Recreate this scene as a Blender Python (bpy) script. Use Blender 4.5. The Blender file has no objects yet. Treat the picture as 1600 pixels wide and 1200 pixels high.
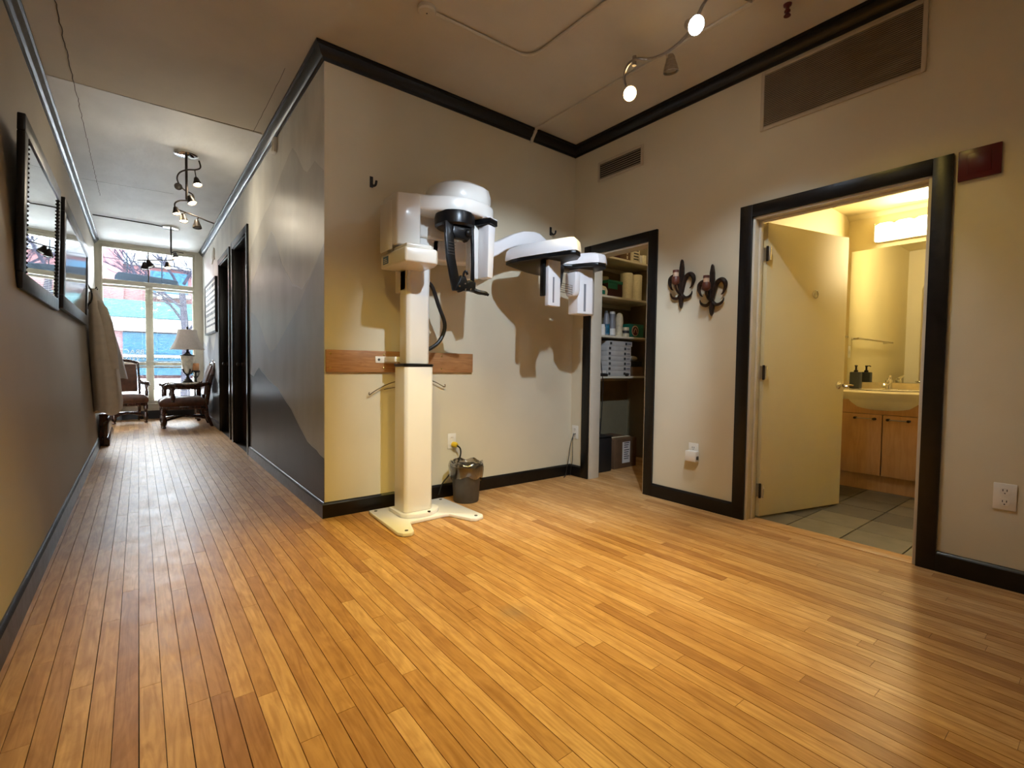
import bpy, bmesh, math, random
from mathutils import Vector, Matrix
random.seed(7)
S = bpy.context.scene
C = S.collection
PI = math.pi

# ------------------------------------------------------------------ camera
CAM = Vector((-0.962, -3.244, 1.021)); YAW, PITCH, ROLL, FPX = 0.6607, -0.0368, 0.0135, 750.7
_f = Vector((math.sin(YAW)*math.cos(PITCH), math.cos(YAW)*math.cos(PITCH), math.sin(PITCH)))
_r = Vector((math.cos(YAW), -math.sin(YAW), 0)); _u = _r.cross(_f)
CR = _r*math.cos(ROLL) + _u*math.sin(ROLL); CU = -_r*math.sin(ROLL) + _u*math.cos(ROLL)
cd = bpy.data.cameras.new('camera'); cam = bpy.data.objects.new('camera', cd); C.objects.link(cam)
cd.sensor_fit = 'HORIZONTAL'; cd.sensor_width = 36.0; cd.lens = FPX/1600*36.0
cd.clip_start = 0.02; cd.clip_end = 300
cam.matrix_world = Matrix(((CR.x, CU.x, -_f.x, CAM.x), (CR.y, CU.y, -_f.y, CAM.y), (CR.z, CU.z, -_f.z, CAM.z), (0, 0, 0, 1)))
S.camera = cam
S.view_settings.view_transform = 'Standard'
S.view_settings.look = 'None'
S.view_settings.exposure = 0.0
S.view_settings.gamma = 1.0
S.view_settings.use_curve_mapping = False

# ------------------------------------------------------------------ world: bright overcast sky
wd = bpy.data.worlds.new('world'); S.world = wd; wd.use_nodes = True
nt = wd.node_tree; nt.nodes.clear()
wo = nt.nodes.new('ShaderNodeOutputWorld'); wb = nt.nodes.new('ShaderNodeBackground')
wg = nt.nodes.new('ShaderNodeTexCoord'); wn = nt.nodes.new('ShaderNodeTexNoise'); wr = nt.nodes.new('ShaderNodeValToRGB')
wn.inputs['Scale'].default_value = 2.2; wn.inputs['Detail'].default_value = 5
wr.color_ramp.elements[0].position = .35; wr.color_ramp.elements[0].color = (.80, .90, 1, 1)
wr.color_ramp.elements[1].position = .65; wr.color_ramp.elements[1].color = (1, .99, .97, 1)
nt.links.new(wg.outputs['Generated'], wn.inputs['Vector']); nt.links.new(wn.outputs['Fac'], wr.inputs['Fac'])
nt.links.new(wr.outputs['Color'], wb.inputs['Color']); nt.links.new(wb.outputs['Background'], wo.inputs['Surface'])
wb.inputs['Strength'].default_value = 58.0

# ------------------------------------------------------------------ room measures
W, D, Z, ZC, HB = 2.273, 7.46, 3.048, 2.961, 0.1026
def LX(z): return -1.349 - 0.0577*z          # left wall plane, it leans a little outwards
WX0, WX1 = -1.462, -0.122                       # window
# daylight portal in the window opening (guides sampling only, gives no light of its own)
pl = bpy.data.lights.new('window_portal', 'AREA'); pl.shape = 'RECTANGLE'; pl.size = 1.34; pl.size_y = 2.72
pl.cycles.is_portal = True
po = bpy.data.objects.new('window_portal', pl); C.objects.link(po)
po.location = (-.79, D+.13, 1.63); po.rotation_euler = (-PI/2, 0, 0)

# ------------------------------------------------------------------ materials
def new_mat(name):
    m = bpy.data.materials.new(name); m.use_nodes = True
    t = m.node_tree; t.nodes.clear()
    o = t.nodes.new('ShaderNodeOutputMaterial'); b = t.nodes.new('ShaderNodeBsdfPrincipled')
    t.links.new(b.outputs[0], o.inputs['Surface'])
    return m, t, b, o
def N(t, kind, **kw):
    n = t.nodes.new(kind)
    for k, v in kw.items():
        if hasattr(n, k) and k not in n.inputs: setattr(n, k, v)
        else: n.inputs[k].default_value = v
    return n
def c4(c): return (c[0], c[1], c[2], 1)
def pm(name, col, rough=.5, metal=0., var=.05, scale=9., bump=0., bscale=70., coat=0., spec=.5, col2=None, rvar=0., stretch=None, emit=None, estr=0., alpha=1.):
    m, t, b, o = new_mat(name)
    pos = N(t, 'ShaderNodeNewGeometry').outputs['Position']
    if stretch:
        mp = N(t, 'ShaderNodeMapping'); mp.inputs['Scale'].default_value = stretch
        t.links.new(pos, mp.inputs['Vector']); pos = mp.outputs['Vector']
    nz = N(t, 'ShaderNodeTexNoise', Scale=scale, Detail=4.); t.links.new(pos, nz.inputs['Vector'])
    rp = N(t, 'ShaderNodeValToRGB')
    a = col2 if col2 else tuple(max(0, x*(1-var*2)) for x in col)
    rp.color_ramp.elements[0].position = .32; rp.color_ramp.elements[0].color = c4(a)
    rp.color_ramp.elements[1].position = .62; rp.color_ramp.elements[1].color = c4(col)
    t.links.new(nz.outputs['Fac'], rp.inputs['Fac']); t.links.new(rp.outputs['Color'], b.inputs['Base Color'])
    b.inputs['Roughness'].default_value = rough; b.inputs['Metallic'].default_value = metal
    b.inputs['Specular IOR Level'].default_value = spec
    if coat: b.inputs['Coat Weight'].default_value = coat; b.inputs['Coat Roughness'].default_value = .12
    if rvar:
        mr = N(t, 'ShaderNodeMapRange'); mr.inputs['To Min'].default_value = max(0, rough-rvar); mr.inputs['To Max'].default_value = min(1, rough+rvar)
        t.links.new(nz.outputs['Fac'], mr.inputs['Value']); t.links.new(mr.outputs['Result'], b.inputs['Roughness'])
    if bump:
        n2 = N(t, 'ShaderNodeTexNoise', Scale=bscale, Detail=3.); t.links.new(pos, n2.inputs['Vector'])
        bp = N(t, 'ShaderNodeBump', Strength=bump, Distance=.004)
        t.links.new(n2.outputs['Fac'], bp.inputs['Height']); t.links.new(bp.outputs['Normal'], b.inputs['Normal'])
    if emit:
        b.inputs['Emission Color'].default_value = c4(emit); b.inputs['Emission Strength'].default_value = estr
    if alpha < 1: b.inputs['Alpha'].default_value = alpha
    return m
def glass_mat(name, tint, refl=.08, rough=.02):
    m, t, b, o = new_mat(name); t.nodes.remove(b)
    tr = N(t, 'ShaderNodeBsdfTransparent'); tr.inputs['Color'].default_value = c4(tint)
    gl = N(t, 'ShaderNodeBsdfGlossy'); gl.inputs['Roughness'].default_value = rough
    fr = N(t, 'ShaderNodeFresnel', IOR=1.45); nz = N(t, 'ShaderNodeTexNoise', Scale=3.)
    mx = N(t, 'ShaderNodeMixShader'); ml = N(t, 'ShaderNodeMath', operation='MULTIPLY'); ml.inputs[1].default_value = refl/.04
    t.links.new(fr.outputs[0], ml.inputs[0]); t.links.new(ml.outputs[0], mx.inputs['Fac'])
    t.links.new(tr.outputs[0], mx.inputs[1]); t.links.new(gl.outputs[0], mx.inputs[2]); t.links.new(mx.outputs[0], o.inputs['Surface'])
    return m
def wood(name, c1, c2, rough=.35, stretch=(1, 1, 1), scale=6., coat=0., bump=.05):
    m, t, b, o = new_mat(name)
    g = N(t, 'ShaderNodeNewGeometry'); mp = N(t, 'ShaderNodeMapping'); mp.inputs['Scale'].default_value = stretch
    t.links.new(g.outputs['Position'], mp.inputs['Vector'])
    n1 = N(t, 'ShaderNodeTexNoise', Scale=scale, Detail=6., Distortion=1.2); t.links.new(mp.outputs[0], n1.inputs['Vector'])
    rp = N(t, 'ShaderNodeValToRGB'); rp.color_ramp.elements[0].position = .3; rp.color_ramp.elements[1].position = .7
    rp.color_ramp.elements[0].color = c4(c1); rp.color_ramp.elements[1].color = c4(c2)
    t.links.new(n1.outputs['Fac'], rp.inputs['Fac']); t.links.new(rp.outputs[0], b.inputs['Base Color'])
    b.inputs['Roughness'].default_value = rough
    if coat: b.inputs['Coat Weight'].default_value = coat; b.inputs['Coat Roughness'].default_value = .15
    bp = N(t, 'ShaderNodeBump', Strength=bump, Distance=.002); t.links.new(n1.outputs['Fac'], bp.inputs['Height']); t.links.new(bp.outputs[0], b.inputs['Normal'])
    return m
M = {}
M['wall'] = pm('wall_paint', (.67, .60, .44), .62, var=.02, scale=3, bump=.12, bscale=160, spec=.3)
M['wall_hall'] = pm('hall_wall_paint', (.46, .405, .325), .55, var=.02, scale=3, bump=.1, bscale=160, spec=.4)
M['ceil'] = pm('ceiling_plaster', (.60, .54, .43), .7, var=.05, scale=2.2, bump=.25, bscale=25, spec=.25)
M['ceil_hall'] = pm('hall_ceiling_concrete', (.76, .765, .755), .5, var=.06, scale=2.6, bump=.5, bscale=14, spec=.35, stretch=(1.6, .8, 1))  # paler copy of the ceiling colour, imitates daylight near the window
M['ceil_mid'] = pm('near_hall_ceiling_plaster', (.60, .56, .48), .65, var=.06, scale=2.4, bump=.35, bscale=18, spec=.3)  # unused tone step, imitates daylight fading towards the room
M['ceil_mid2'] = pm('middle_hall_ceiling_plaster', (.72, .70, .65), .6, var=.06, scale=2.4, bump=.35, bscale=18, spec=.3)  # unused tone step, imitates stronger daylight further down the hall
M['black'] = pm('black_trim_paint', (.006, .0045, .004), .32, var=.2, scale=20, bump=.15, bscale=60, rvar=.08, spec=.38)
M['groove'] = pm('dark_groove', (.03, .018, .01), .8)
M['door'] = pm('door_paint', (.74, .64, .38), .5, var=.02, scale=2, bump=.05, bscale=200)
M['jamb'] = pm('jamb_paint', (.66, .60, .48), .5, var=.03)
M['bathwall'] = pm('bath_wall_paint', (.72, .62, .36), .55, var=.02, scale=2)
M['plastic'] = pm('ivory_plastic', (.80, .765, .70), .28, var=.015, scale=4, coat=.25)
M['plastic2'] = pm('white_plastic', (.84, .82, .82), .28, var=.015, scale=4, coat=.25)
M['blk'] = pm('black_plastic', (.005, .005, .0055), .3, var=.1, scale=30, spec=.3)
M['blkm'] = pm('matt_black_plastic', (.014, .012, .012), .55, var=.1, scale=30)
M['grey'] = pm('grey_plastic', (.07, .062, .055), .5, var=.1, scale=20)
M['slot'] = pm('slot_grey', (.22, .22, .24), .4)
M['plate'] = pm('outlet_plastic', (.80, .76, .68), .35, var=.02)
M['nickel'] = pm('brushed_nickel', (.42, .38, .34), .28, 1., var=.12, scale=40, stretch=(1, 1, 6))
M['chrome'] = pm('chrome', (.78, .77, .75), .08, 1., var=.02)
M['bronze'] = pm('dark_bronze', (.035, .026, .02), .4, .6, var=.2, scale=30)
M['steel'] = pm('thin_steel_wire', (.22, .18, .14), .35, 1.)
M['brass'] = pm('brass_screw', (.45, .3, .1), .35, 1.)
M['mirror'] = pm('mirror_silver', (.82, .84, .80), .015, 1., var=.005)
M['cwood'] = wood('board_wood', (.30, .13, .045), (.46, .23, .09), .5, (1.5, 8, 14), 5., bump=.1)
M['dwood'] = wood('dark_mahogany', (.022, .008, .005), (.07, .022, .012), .22, (3, 3, 1), 9., coat=.5)
M['leather'] = pm('brown_leather', (.13, .05, .025), .32, var=.25, scale=14, bump=.2, bscale=120)
M['birch'] = wood('birch_laminate', (.42, .22, .085), (.52, .29, .125), .42, (9, 9, 1.2), 3., bump=.03)
M['ceramic'] = pm('basin_ceramic', (.82, .75, .56), .15, var=.01, coat=.4)
M['counter'] = pm('counter_laminate', (.72, .60, .38), .35, var=.06, scale=25)
M['soap'] = pm('slate_blue_ceramic', (.035, .042, .055), .55, var=.15)
M['cable'] = pm('black_cable', (.012, .012, .012), .45)
M['yellow'] = pm('yellow_plug', (.75, .5, .02), .4)
M['liner'] = glass_mat('bin_liner_film', (.80, .77, .74), .22, .18)
M['glass'] = glass_mat('window_glass', (.95, .98, 1.), .04)
M['vent'] = pm('vent_enamel', (.30, .24, .17), .5, var=.05)
M['vframe'] = pm('vent_frame_enamel', (.52, .44, .32), .5, var=.04)
M['ventdark'] = pm('vent_dark', (.006, .005, .005), .8)
M['red'] = pm('dark_red_panel', (.085, .006, .009), .3, var=.08)
M['rust'] = pm('rust_brown_iron', (.035, .018, .012), .38, .35, var=.35, scale=35, bump=.3, bscale=50)
M['cork'] = pm('candle_red_brown', (.12, .03, .015), .5, var=.2)
M['wick'] = pm('cream_band', (.62, .42, .28), .5)
M['shelf'] = pm('shelf_paint', (.74, .68, .54), .5, var=.03)
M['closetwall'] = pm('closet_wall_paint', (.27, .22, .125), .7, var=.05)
M['palecard'] = pm('pale_grey_card', (.52, .50, .47), .6, var=.06)
M['paper'] = pm('paper_towel', (.86, .80, .60), .85, var=.05, scale=60, bump=.4, bscale=110)
M['green'] = pm('green_box', (.01, .16, .11), .4, var=.15)
M['bluebag'] = pm('blue_label', (.02, .15, .26), .3, var=.4, scale=40)
M['orange'] = pm('orange_label', (.60, .2, .03), .4, var=.3, scale=40)
M['maroon'] = pm('maroon_card', (.055, .012, .012), .5, var=.2)
M['cream'] = pm('cream_card', (.70, .62, .44), .6, var=.1, scale=30)
M['white'] = pm('white_card', (.78, .75, .70), .6, var=.05)
M['carton'] = pm('carton_board', (.14, .075, .034), .7, var=.12, scale=12)
M['ink'] = pm('ink', (.03, .03, .032), .6)
M['coat'] = pm('coat_cotton', (.76, .67, .56), .85, var=.05, scale=16, bump=.3, bscale=200)
M['coat2'] = pm('grey_coat_cotton', (.70, .68, .68), .85, var=.05, scale=16, bump=.3, bscale=200)
M['shade'] = pm('lamp_shade_linen', (.66, .58, .53), .8, var=.05, scale=40)
M['urn'] = pm('lamp_urn_glass', (.80, .72, .55), .2, var=.12, scale=18, coat=.4)
M['candle'] = pm('candle_wax', (.78, .36, .14), .45, var=.15)
M['blue'] = pm('blue_sticker', (.035, .14, .32), .35, var=.1)
M['tilegrout'] = pm('tile_grout', (.10, .085, .06), .85)
M['winframe'] = pm('window_frame_paint', (.62, .58, .48), .5, var=.03)
M['blind'] = pm('blind_slat', (.86, .83, .72), .4, var=.02)
M['brickout'] = pm('outside_brick', (.060, .031, .033), .9, spec=0., var=.18, scale=1.2)
M['teal'] = pm('teal_shopfront', (.013, .034, .038), .6, spec=0., var=.1)
M['navy'] = pm('blue_shop_glass', (.009, .024, .038), .35, spec=0., var=.2)
M['pave'] = pm('pavement', (.72, .73, .74), .9, var=.08)
M['bark'] = pm('bark', (.009, .009, .013), .9, spec=0., var=.2)
M['stone'] = pm('pale_stone', (.06, .061, .062), .9, spec=0., var=.05)
M['signgrey'] = pm('blue_grey_sign', (.009, .012, .016), .6, spec=0., var=.05)
M['led'] = pm('led_lamp_face', (1, 1, 1), .4, emit=(.80, .90, 1.), estr=60.)
M['warm'] = pm('warm_bulb_face', (1, .9, .7), .4, emit=(1., .66, .28), estr=45.)
M['warmhall'] = pm('warm_hall_bulb_face', (1, .9, .7), .4, emit=(1., .80, .5), estr=22.)
M['off'] = pm('unlit_bulb_face', (.20, .18, .15), .2)
M['vanity'] = pm('vanity_light_glass', (1, .95, .8), .3, emit=(1., .84, .50), estr=9.)

# layered mural tones
def mural(name, c): return pm(name, c, .38, var=.09, scale=3.5, bump=.06, bscale=60, rvar=.05, spec=.42, stretch=(1, 1, .6))
M['mural_sky'] = mural('mural_sky_paint', (.84, .82, .75))
M['mural_1'] = mural('mural_far_ridge_paint', (.66, .64, .58))
M['mural_2'] = mural('mural_middle_ridge_paint', (.55, .54, .52))
M['mural_3'] = mural('mural_snow_ridge_paint', (.46, .47, .50))
M['mural_edge'] = mural('mural_ridge_edge_paint', (.66, .66, .65))
M['mural_4'] = mural('mural_near_ridge_paint', (.06, .054, .056))

# floor boards: tone per board, grain along the board
def floor_mat():
    m, t, b, o = new_mat('maple_board')
    g = N(t, 'ShaderNodeNewGeometry'); oi = N(t, 'ShaderNodeObjectInfo')
    ad = N(t, 'ShaderNodeMath', operation='ADD'); t.links.new(g.outputs['Random Per Island'], ad.inputs[0]); t.links.new(oi.outputs['Random'], ad.inputs[1])
    fr = N(t, 'ShaderNodeMath', operation='FRACT'); t.links.new(ad.outputs[0], fr.inputs[0])
    rp = N(t, 'ShaderNodeValToRGB'); e = rp.color_ramp.elements
    e[0].position = 0; e[0].color = (.40, .20, .075, 1)
    e[1].position = 1; e[1].color = (.68, .43, .21, 1)
    for p, c in ((.12, (.49, .265, .10, 1)), (.45, (.56, .32, .13, 1)), (.8, (.62, .37, .16, 1))):
        q = e.new(p); q.color = c
    t.links.new(fr.outputs[0], rp.inputs['Fac'])
    mp = N(t, 'ShaderNodeMapping'); mp.inputs['Scale'].default_value = (26, 2.2, 1)
    mu = N(t, 'ShaderNodeMath', operation='MULTIPLY'); mu.inputs[1].default_value = 37.; t.links.new(fr.outputs[0], mu.inputs[0])
    cx = N(t, 'ShaderNodeCombineXYZ'); t.links.new(mu.outputs[0], cx.inputs['Z'])
    va = N(t, 'ShaderNodeVectorMath', operation='ADD')
    t.links.new(g.outputs['Position'], mp.inputs['Vector']); t.links.new(mp.outputs[0], va.inputs[0]); t.links.new(cx.outputs[0], va.inputs[1])
    n1 = N(t, 'ShaderNodeTexNoise', Scale=1.6, Detail=7., Distortion=1.6); t.links.new(va.outputs[0], n1.inputs['Vector'])
    gr = N(t, 'ShaderNodeValToRGB'); gr.color_ramp.elements[0].position = .3; gr.color_ramp.elements[0].color = (.62, .52, .40, 1)
    gr.color_ramp.elements[1].position = .62; gr.color_ramp.elements[1].color = (1, 1, 1, 1)
    t.links.new(n1.outputs['Fac'], gr.inputs['Fac'])
    mx = N(t, 'ShaderNodeMix', data_type='RGBA', blend_type='MULTIPLY'); mx.inputs[0].default_value = .75
    # broad figure of the maple: soft darker and paler clouds along each board
    mp2 = N(t, 'ShaderNodeMapping'); mp2.inputs['Scale'].default_value = (9, 3.2, 1); t.links.new(g.outputs['Position'], mp2.inputs['Vector'])
    va2 = N(t, 'ShaderNodeVectorMath', operation='ADD'); t.links.new(mp2.outputs[0], va2.inputs[0]); t.links.new(cx.outputs[0], va2.inputs[1])
    nf = N(t, 'ShaderNodeTexNoise', Scale=1.3, Detail=5., Distortion=2.2); t.links.new(va2.outputs[0], nf.inputs['Vector'])
    fr2 = N(t, 'ShaderNodeValToRGB'); fr2.color_ramp.elements[0].position = .34; fr2.color_ramp.elements[0].color = (.74, .66, .56, 1); fr2.color_ramp.elements[1].position = .66; fr2.color_ramp.elements[1].color = (1.12, 1.12, 1.12, 1)
    t.links.new(nf.outputs['Fac'], fr2.inputs['Fac'])
    mf = N(t, 'ShaderNodeMix', data_type='RGBA', blend_type='MULTIPLY'); mf.inputs[0].default_value = .5
    t.links.new(rp.outputs[0], mf.inputs[6]); t.links.new(fr2.outputs[0], mf.inputs[7])
    t.links.new(mf.outputs[2], mx.inputs[6]); t.links.new(gr.outputs[0], mx.inputs[7])
    # one grey scuffed stain on the boards
    ds = N(t, 'ShaderNodeVectorMath', operation='DISTANCE'); ds.inputs[1].default_value = (STAIN[0], STAIN[1], 0)
    n3 = N(t, 'ShaderNodeTexNoise', Scale=14., Detail=3.); t.links.new(g.outputs['Position'], n3.inputs['Vector'])
    sb = N(t, 'ShaderNodeMath', operation='MULTIPLY_ADD'); sb.inputs[1].default_value = .12; t.links.new(n3.outputs['Fac'], sb.inputs[0])
    t.links.new(g.outputs['Position'], ds.inputs[0]); t.links.new(ds.outputs['Value'], sb.inputs[2])
    sr = N(t, 'ShaderNodeMapRange'); sr.inputs['From Min'].default_value = .07; sr.inputs['From Max'].default_value = .15; sr.inputs['To Min'].default_value = .4; sr.inputs['To Max'].default_value = 0
    t.links.new(sb.outputs[0], sr.inputs['Value'])
    m2 = N(t, 'ShaderNodeMix', data_type='RGBA'); m2.inputs[7].default_value = (.20, .17, .15, 1)
    t.links.new(sr.outputs['Result'], m2.inputs[0]); t.links.new(mx.outputs[2], m2.inputs[6])
    t.links.new(m2.outputs[2], b.inputs['Base Color'])
    n2 = N(t, 'ShaderNodeTexNoise', Scale=7., Detail=4.); t.links.new(g.outputs['Position'], n2.inputs['Vector'])
    mr = N(t, 'ShaderNodeMapRange'); mr.inputs['To Min'].default_value = .30; mr.inputs['To Max'].default_value = .52
    t.links.new(n2.outputs['Fac'], mr.inputs['Value']); t.links.new(mr.outputs[0], b.inputs['Roughness'])
    bp = N(t, 'ShaderNodeBump', Strength=.12, Distance=.003); t.links.new(n2.outputs['Fac'], bp.inputs['Height']); t.links.new(bp.outputs[0], b.inputs['Normal'])
    b.inputs['Specular IOR Level'].default_value = .22
    return m
STAIN = (0.251, -1.713)
M['floor'] = floor_mat()
def tile_mat():
    m, t, b, o = new_mat('slate_tile')
    g = N(t, 'ShaderNodeNewGeometry'); oi = N(t, 'ShaderNodeObjectInfo')
    n1 = N(t, 'ShaderNodeTexNoise', Scale=9., Detail=6.); t.links.new(g.outputs['Position'], n1.inputs['Vector'])
    rp = N(t, 'ShaderNodeValToRGB'); e = rp.color_ramp.elements; e[0].color = (.05, .044, .038, 1); e[1].color = (.25, .21, .13, 1)
    q = e.new(.5); q.color = (.115, .10, .078, 1)
    t.links.new(oi.outputs['Random'], rp.inputs['Fac'])
    gr = N(t, 'ShaderNodeValToRGB'); gr.color_ramp.elements[0].color = (.6, .6, .6, 1); gr.color_ramp.elements[0].position = .3; gr.color_ramp.elements[1].position = .7
    t.links.new(n1.outputs['Fac'], gr.inputs['Fac'])
    mx = N(t, 'ShaderNodeMix', data_type='RGBA', blend_type='MULTIPLY'); mx.inputs[0].default_value = .8
    t.links.new(rp.outputs[0], mx.inputs[6]); t.links.new(gr.outputs[0], mx.inputs[7]); t.links.new(mx.outputs[2], b.inputs['Base Color'])
    b.inputs['Roughness'].default_value = .45
    bp = N(t, 'ShaderNodeBump', Strength=.3, Distance=.003); t.links.new(n1.outputs['Fac'], bp.inputs['Height']); t.links.new(bp.outputs[0], b.inputs['Normal'])
    return m
M['tile'] = tile_mat()

# ------------------------------------------------------------------ mesh helpers
class MB:
    def __init__(s): s.v = []; s.f = []
    def add(s, v, f):
        n = len(s.v); s.v += [Vector(p) for p in v]; s.f += [tuple(i+n for i in q) for q in f]; return s
    def box(s, x0, x1, y0, y1, z0, z1):
        v = [(x, y, z) for z in (z0, z1) for y in (y0, y1) for x in (x0, x1)]
        return s.add(v, [(0, 2, 3, 1), (4, 5, 7, 6), (0, 1, 5, 4), (2, 6, 7, 3), (0, 4, 6, 2), (1, 3, 7, 5)])
    def prism(s, poly, ax, lo, hi):
        n = len(poly)
        def p(a, b, h): return {'z': (a, b, h), 'y': (a, h, b), 'x': (h, a, b)}[ax]
        v = [p(a, b, lo) for a, b in poly] + [p(a, b, hi) for a, b in poly]
        f = [tuple(range(n)), tuple(range(2*n-1, n-1, -1))] + [(i, (i+1) % n, n+(i+1) % n, n+i) for i in range(n)]
        return s.add(v, f)
    def loft(s, rings, cap=True):
        n = len(rings[0]); v = [p for r in rings for p in r]; f = []
        for k in range(len(rings)-1):
            for i in range(n):
                f.append((k*n+i, k*n+(i+1) % n, (k+1)*n+(i+1) % n, (k+1)*n+i))
        if cap: f += [tuple(range(n)), tuple(range((len(rings)-1)*n, len(rings)*n))[::-1]]
        return s.add(v, f)
    def lathe(s, prof, c=(0, 0, 0), seg=20, d=(0, 0, 1), cap=True):
        q = Vector(d).normalized().to_track_quat('Z', 'Y'); c = Vector(c); rings = []
        for r, z in prof:
            rings.append([c + q @ Vector((r*math.cos(2*PI*i/seg), r*math.sin(2*PI*i/seg), z)) for i in range(seg)])
        return s.loft(rings, cap)
    def cyl(s, c, r, h, seg=18, d=(0, 0, 1)): return s.lathe([(r, 0), (r, h)], c, seg, d)
    def tube(s, pts, r, seg=8, cap=True):
        P = [Vector(p) for p in pts]; rings = []; up = None
        for i, p in enumerate(P):
            t = (P[min(i+1, len(P)-1)] - P[max(i-1, 0)]).normalized()
            if up is None:
                up = Vector((0, 0, 1)) if abs(t.z) < .9 else Vector((1, 0, 0))
            up = (up - t*up.dot(t)).normalized(); w = t.cross(up)
            rr = r[i] if isinstance(r, (list, tuple)) else r
            rings.append([p + (up*math.cos(2*PI*k/seg) + w*math.sin(2*PI*k/seg))*rr for k in range(seg)])
        return s.loft(rings, cap)
    def sphere(s, c, r, seg=12, sc=(1, 1, 1)):
        n = seg//2; c = Vector(c); rings = []
        for k in range(n+1):
            a = -PI/2 + PI*k/n; a = max(-PI/2+.02, min(PI/2-.02, a))
            rings.append([c + Vector((r*sc[0]*math.cos(a)*math.cos(2*PI*i/seg), r*sc[1]*math.cos(a)*math.sin(2*PI*i/seg), r*sc[2]*math.sin(a))) for i in range(seg)])
        return s.loft(rings)
    def xf(s, m): s.v = [m @ p for p in s.v]; return s
    def obj(s, name, mat, parent=None, bevel=0., bseg=2, smooth=35, local=False, angle=28):
        me = bpy.data.meshes.new(name); bm = bmesh.new()
        vs = [bm.verts.new(p) for p in s.v]
        for q in s.f:
            try: bm.faces.new([vs[i] for i in q])
            except ValueError: pass
        bmesh.ops.recalc_face_normals(bm, faces=bm.faces)
        if bevel:
            bm.normal_update()
            ed = [e for e in bm.edges if len(e.link_faces) == 2 and e.calc_face_angle(0) > math.radians(angle)]
            bmesh.ops.bevel(bm, geom=ed, offset=bevel, segments=bseg, affect='EDGES', profile=.5, clamp_overlap=True)
        bm.to_mesh(me); bm.free()
        if smooth:
            for p in me.polygons: p.use_smooth = True
            me.set_sharp_from_angle(angle=math.radians(smooth))
        me.materials.append(M[mat] if isinstance(mat, str) else mat)
        o = bpy.data.objects.new(name, me); C.objects.link(o)
        if parent:
            o.parent = parent
            if not local:
                o.matrix_parent_inverse = world_of(parent).inverted()
        return o
def world_of(o):
    m = Matrix.LocRotScale(o.location, o.rotation_euler, None)
    if o.parent: m = world_of(o.parent) @ o.matrix_parent_inverse @ m
    return m
def tag(o, label, cat, group=None):
    o['label'] = label; o['category'] = cat
    if group: o['group'] = group
    return o
def struct(o, label=None):
    o['kind'] = 'structure'
    if label: o['label'] = label
    return o
def thing(name, label, cat, loc=(0, 0, 0), rz=0., group=None):
    o = bpy.data.objects.new(name, None); C.objects.link(o); o.empty_display_size = .05
    o.location = loc; o.rotation_euler = (0, 0, rz)
    return tag(o, label, cat, group)
def senpty(name, loc=(0, 0, 0), label=None):
    o = bpy.data.objects.new(name, None); C.objects.link(o); o.location = loc; return struct(o, label)
def smoothpts(pts, n=6):
    P = [Vector(p) for p in pts]; out = []
    for i in range(len(P)-1):
        a = P[max(i-1, 0)]; b = P[i]; c = P[i+1]; d = P[min(i+2, len(P)-1)]
        for k in range(n):
            t = k/n
            out.append(.5*((2*b) + (c-a)*t + (2*a-5*b+4*c-d)*t*t + (3*b-a-3*c+d)*t**3))
    out.append(P[-1]); return out
def text_mesh(name, body, size, mat, mtx, parent=None, extrude=.0006, align='CENTER'):
    cu = bpy.data.curves.new(name+'_c', 'FONT'); cu.body = body; cu.size = size; cu.extrude = extrude; cu.align_x = align; cu.resolution_u = 3
    ob = bpy.data.objects.new(name+'_t', cu); C.objects.link(ob)
    dg = bpy.context.evaluated_depsgraph_get(); me = bpy.data.meshes.new_from_object(ob.evaluated_get(dg))
    bpy.data.objects.remove(ob); bpy.data.curves.remove(cu)
    me.transform(mtx); me.materials.clear(); me.materials.append(M[mat]); me.name = name
    o = bpy.data.objects.new(name, me); C.objects.link(o)
    if parent: o.parent = parent; o.matrix_parent_inverse = world_of(parent).inverted()
    return o
def lamp_spot(name, loc, target, power, col, angle=70, blend=.5, radius=.03, parent=None):
    l = bpy.data.lights.new(name, 'SPOT'); l.energy = power; l.color = col; l.spot_size = math.radians(angle); l.spot_blend = blend; l.shadow_soft_size = radius
    o = bpy.data.objects.new(name, l); C.objects.link(o); o.location = loc
    o.rotation_euler = (Vector(target)-Vector(loc)).to_track_quat('-Z', 'Y').to_euler()
    if parent: o.parent = parent; o.matrix_parent_inverse = world_of(parent).inverted()
    return o
def lamp_point(name, loc, power, col, radius=.04, parent=None):
    l = bpy.data.lights.new(name, 'POINT'); l.energy = power; l.color = col; l.shadow_soft_size = radius
    o = bpy.data.objects.new(name, l); C.objects.link(o); o.location = loc
    if parent: o.parent = parent; o.matrix_parent_inverse = world_of(parent).inverted()
    return o

# ================================================================== FLOOR
fl = MB().box(-1.75, 3.7, -5.3, D+.13, -.06, -.014).obj('floor', 'groove'); struct(fl, 'narrow golden maple strip floor')
def project(p):
    d = Vector(p)-CAM; z = d.dot(_f)
    return None if z < .05 else (800+FPX*d.dot(CR)/z, 600-FPX*d.dot(CU)/z)
PITCHW = .057
boards = []
rng = random.Random(3)
x = -1.372
while x < 2.27:
    y1 = D if x < -.03 else -.002
    y = -5.25 + rng.uniform(-.8, 0)
    while y < y1:
        L = rng.choice([.45, .6, .75, .9, 1.05, 1.2, 1.4, 1.7])
        a, b = max(y, -5.25), min(y+L, y1)
        if b-a > .03: boards.append((x, a, b))
        y += L
    x += PITCHW
x = 2.282
while x < 3.55:                      # closet floor
    y = -.95 - rng.uniform(0, .5)
    while y < .36:
        L = rng.choice([.6, .8, 1.1]); a, b = max(y, -.95), min(y+L, .36)
        if b-a > .03: boards.append((x, a, b))
        y += L
    x += PITCHW
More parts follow.
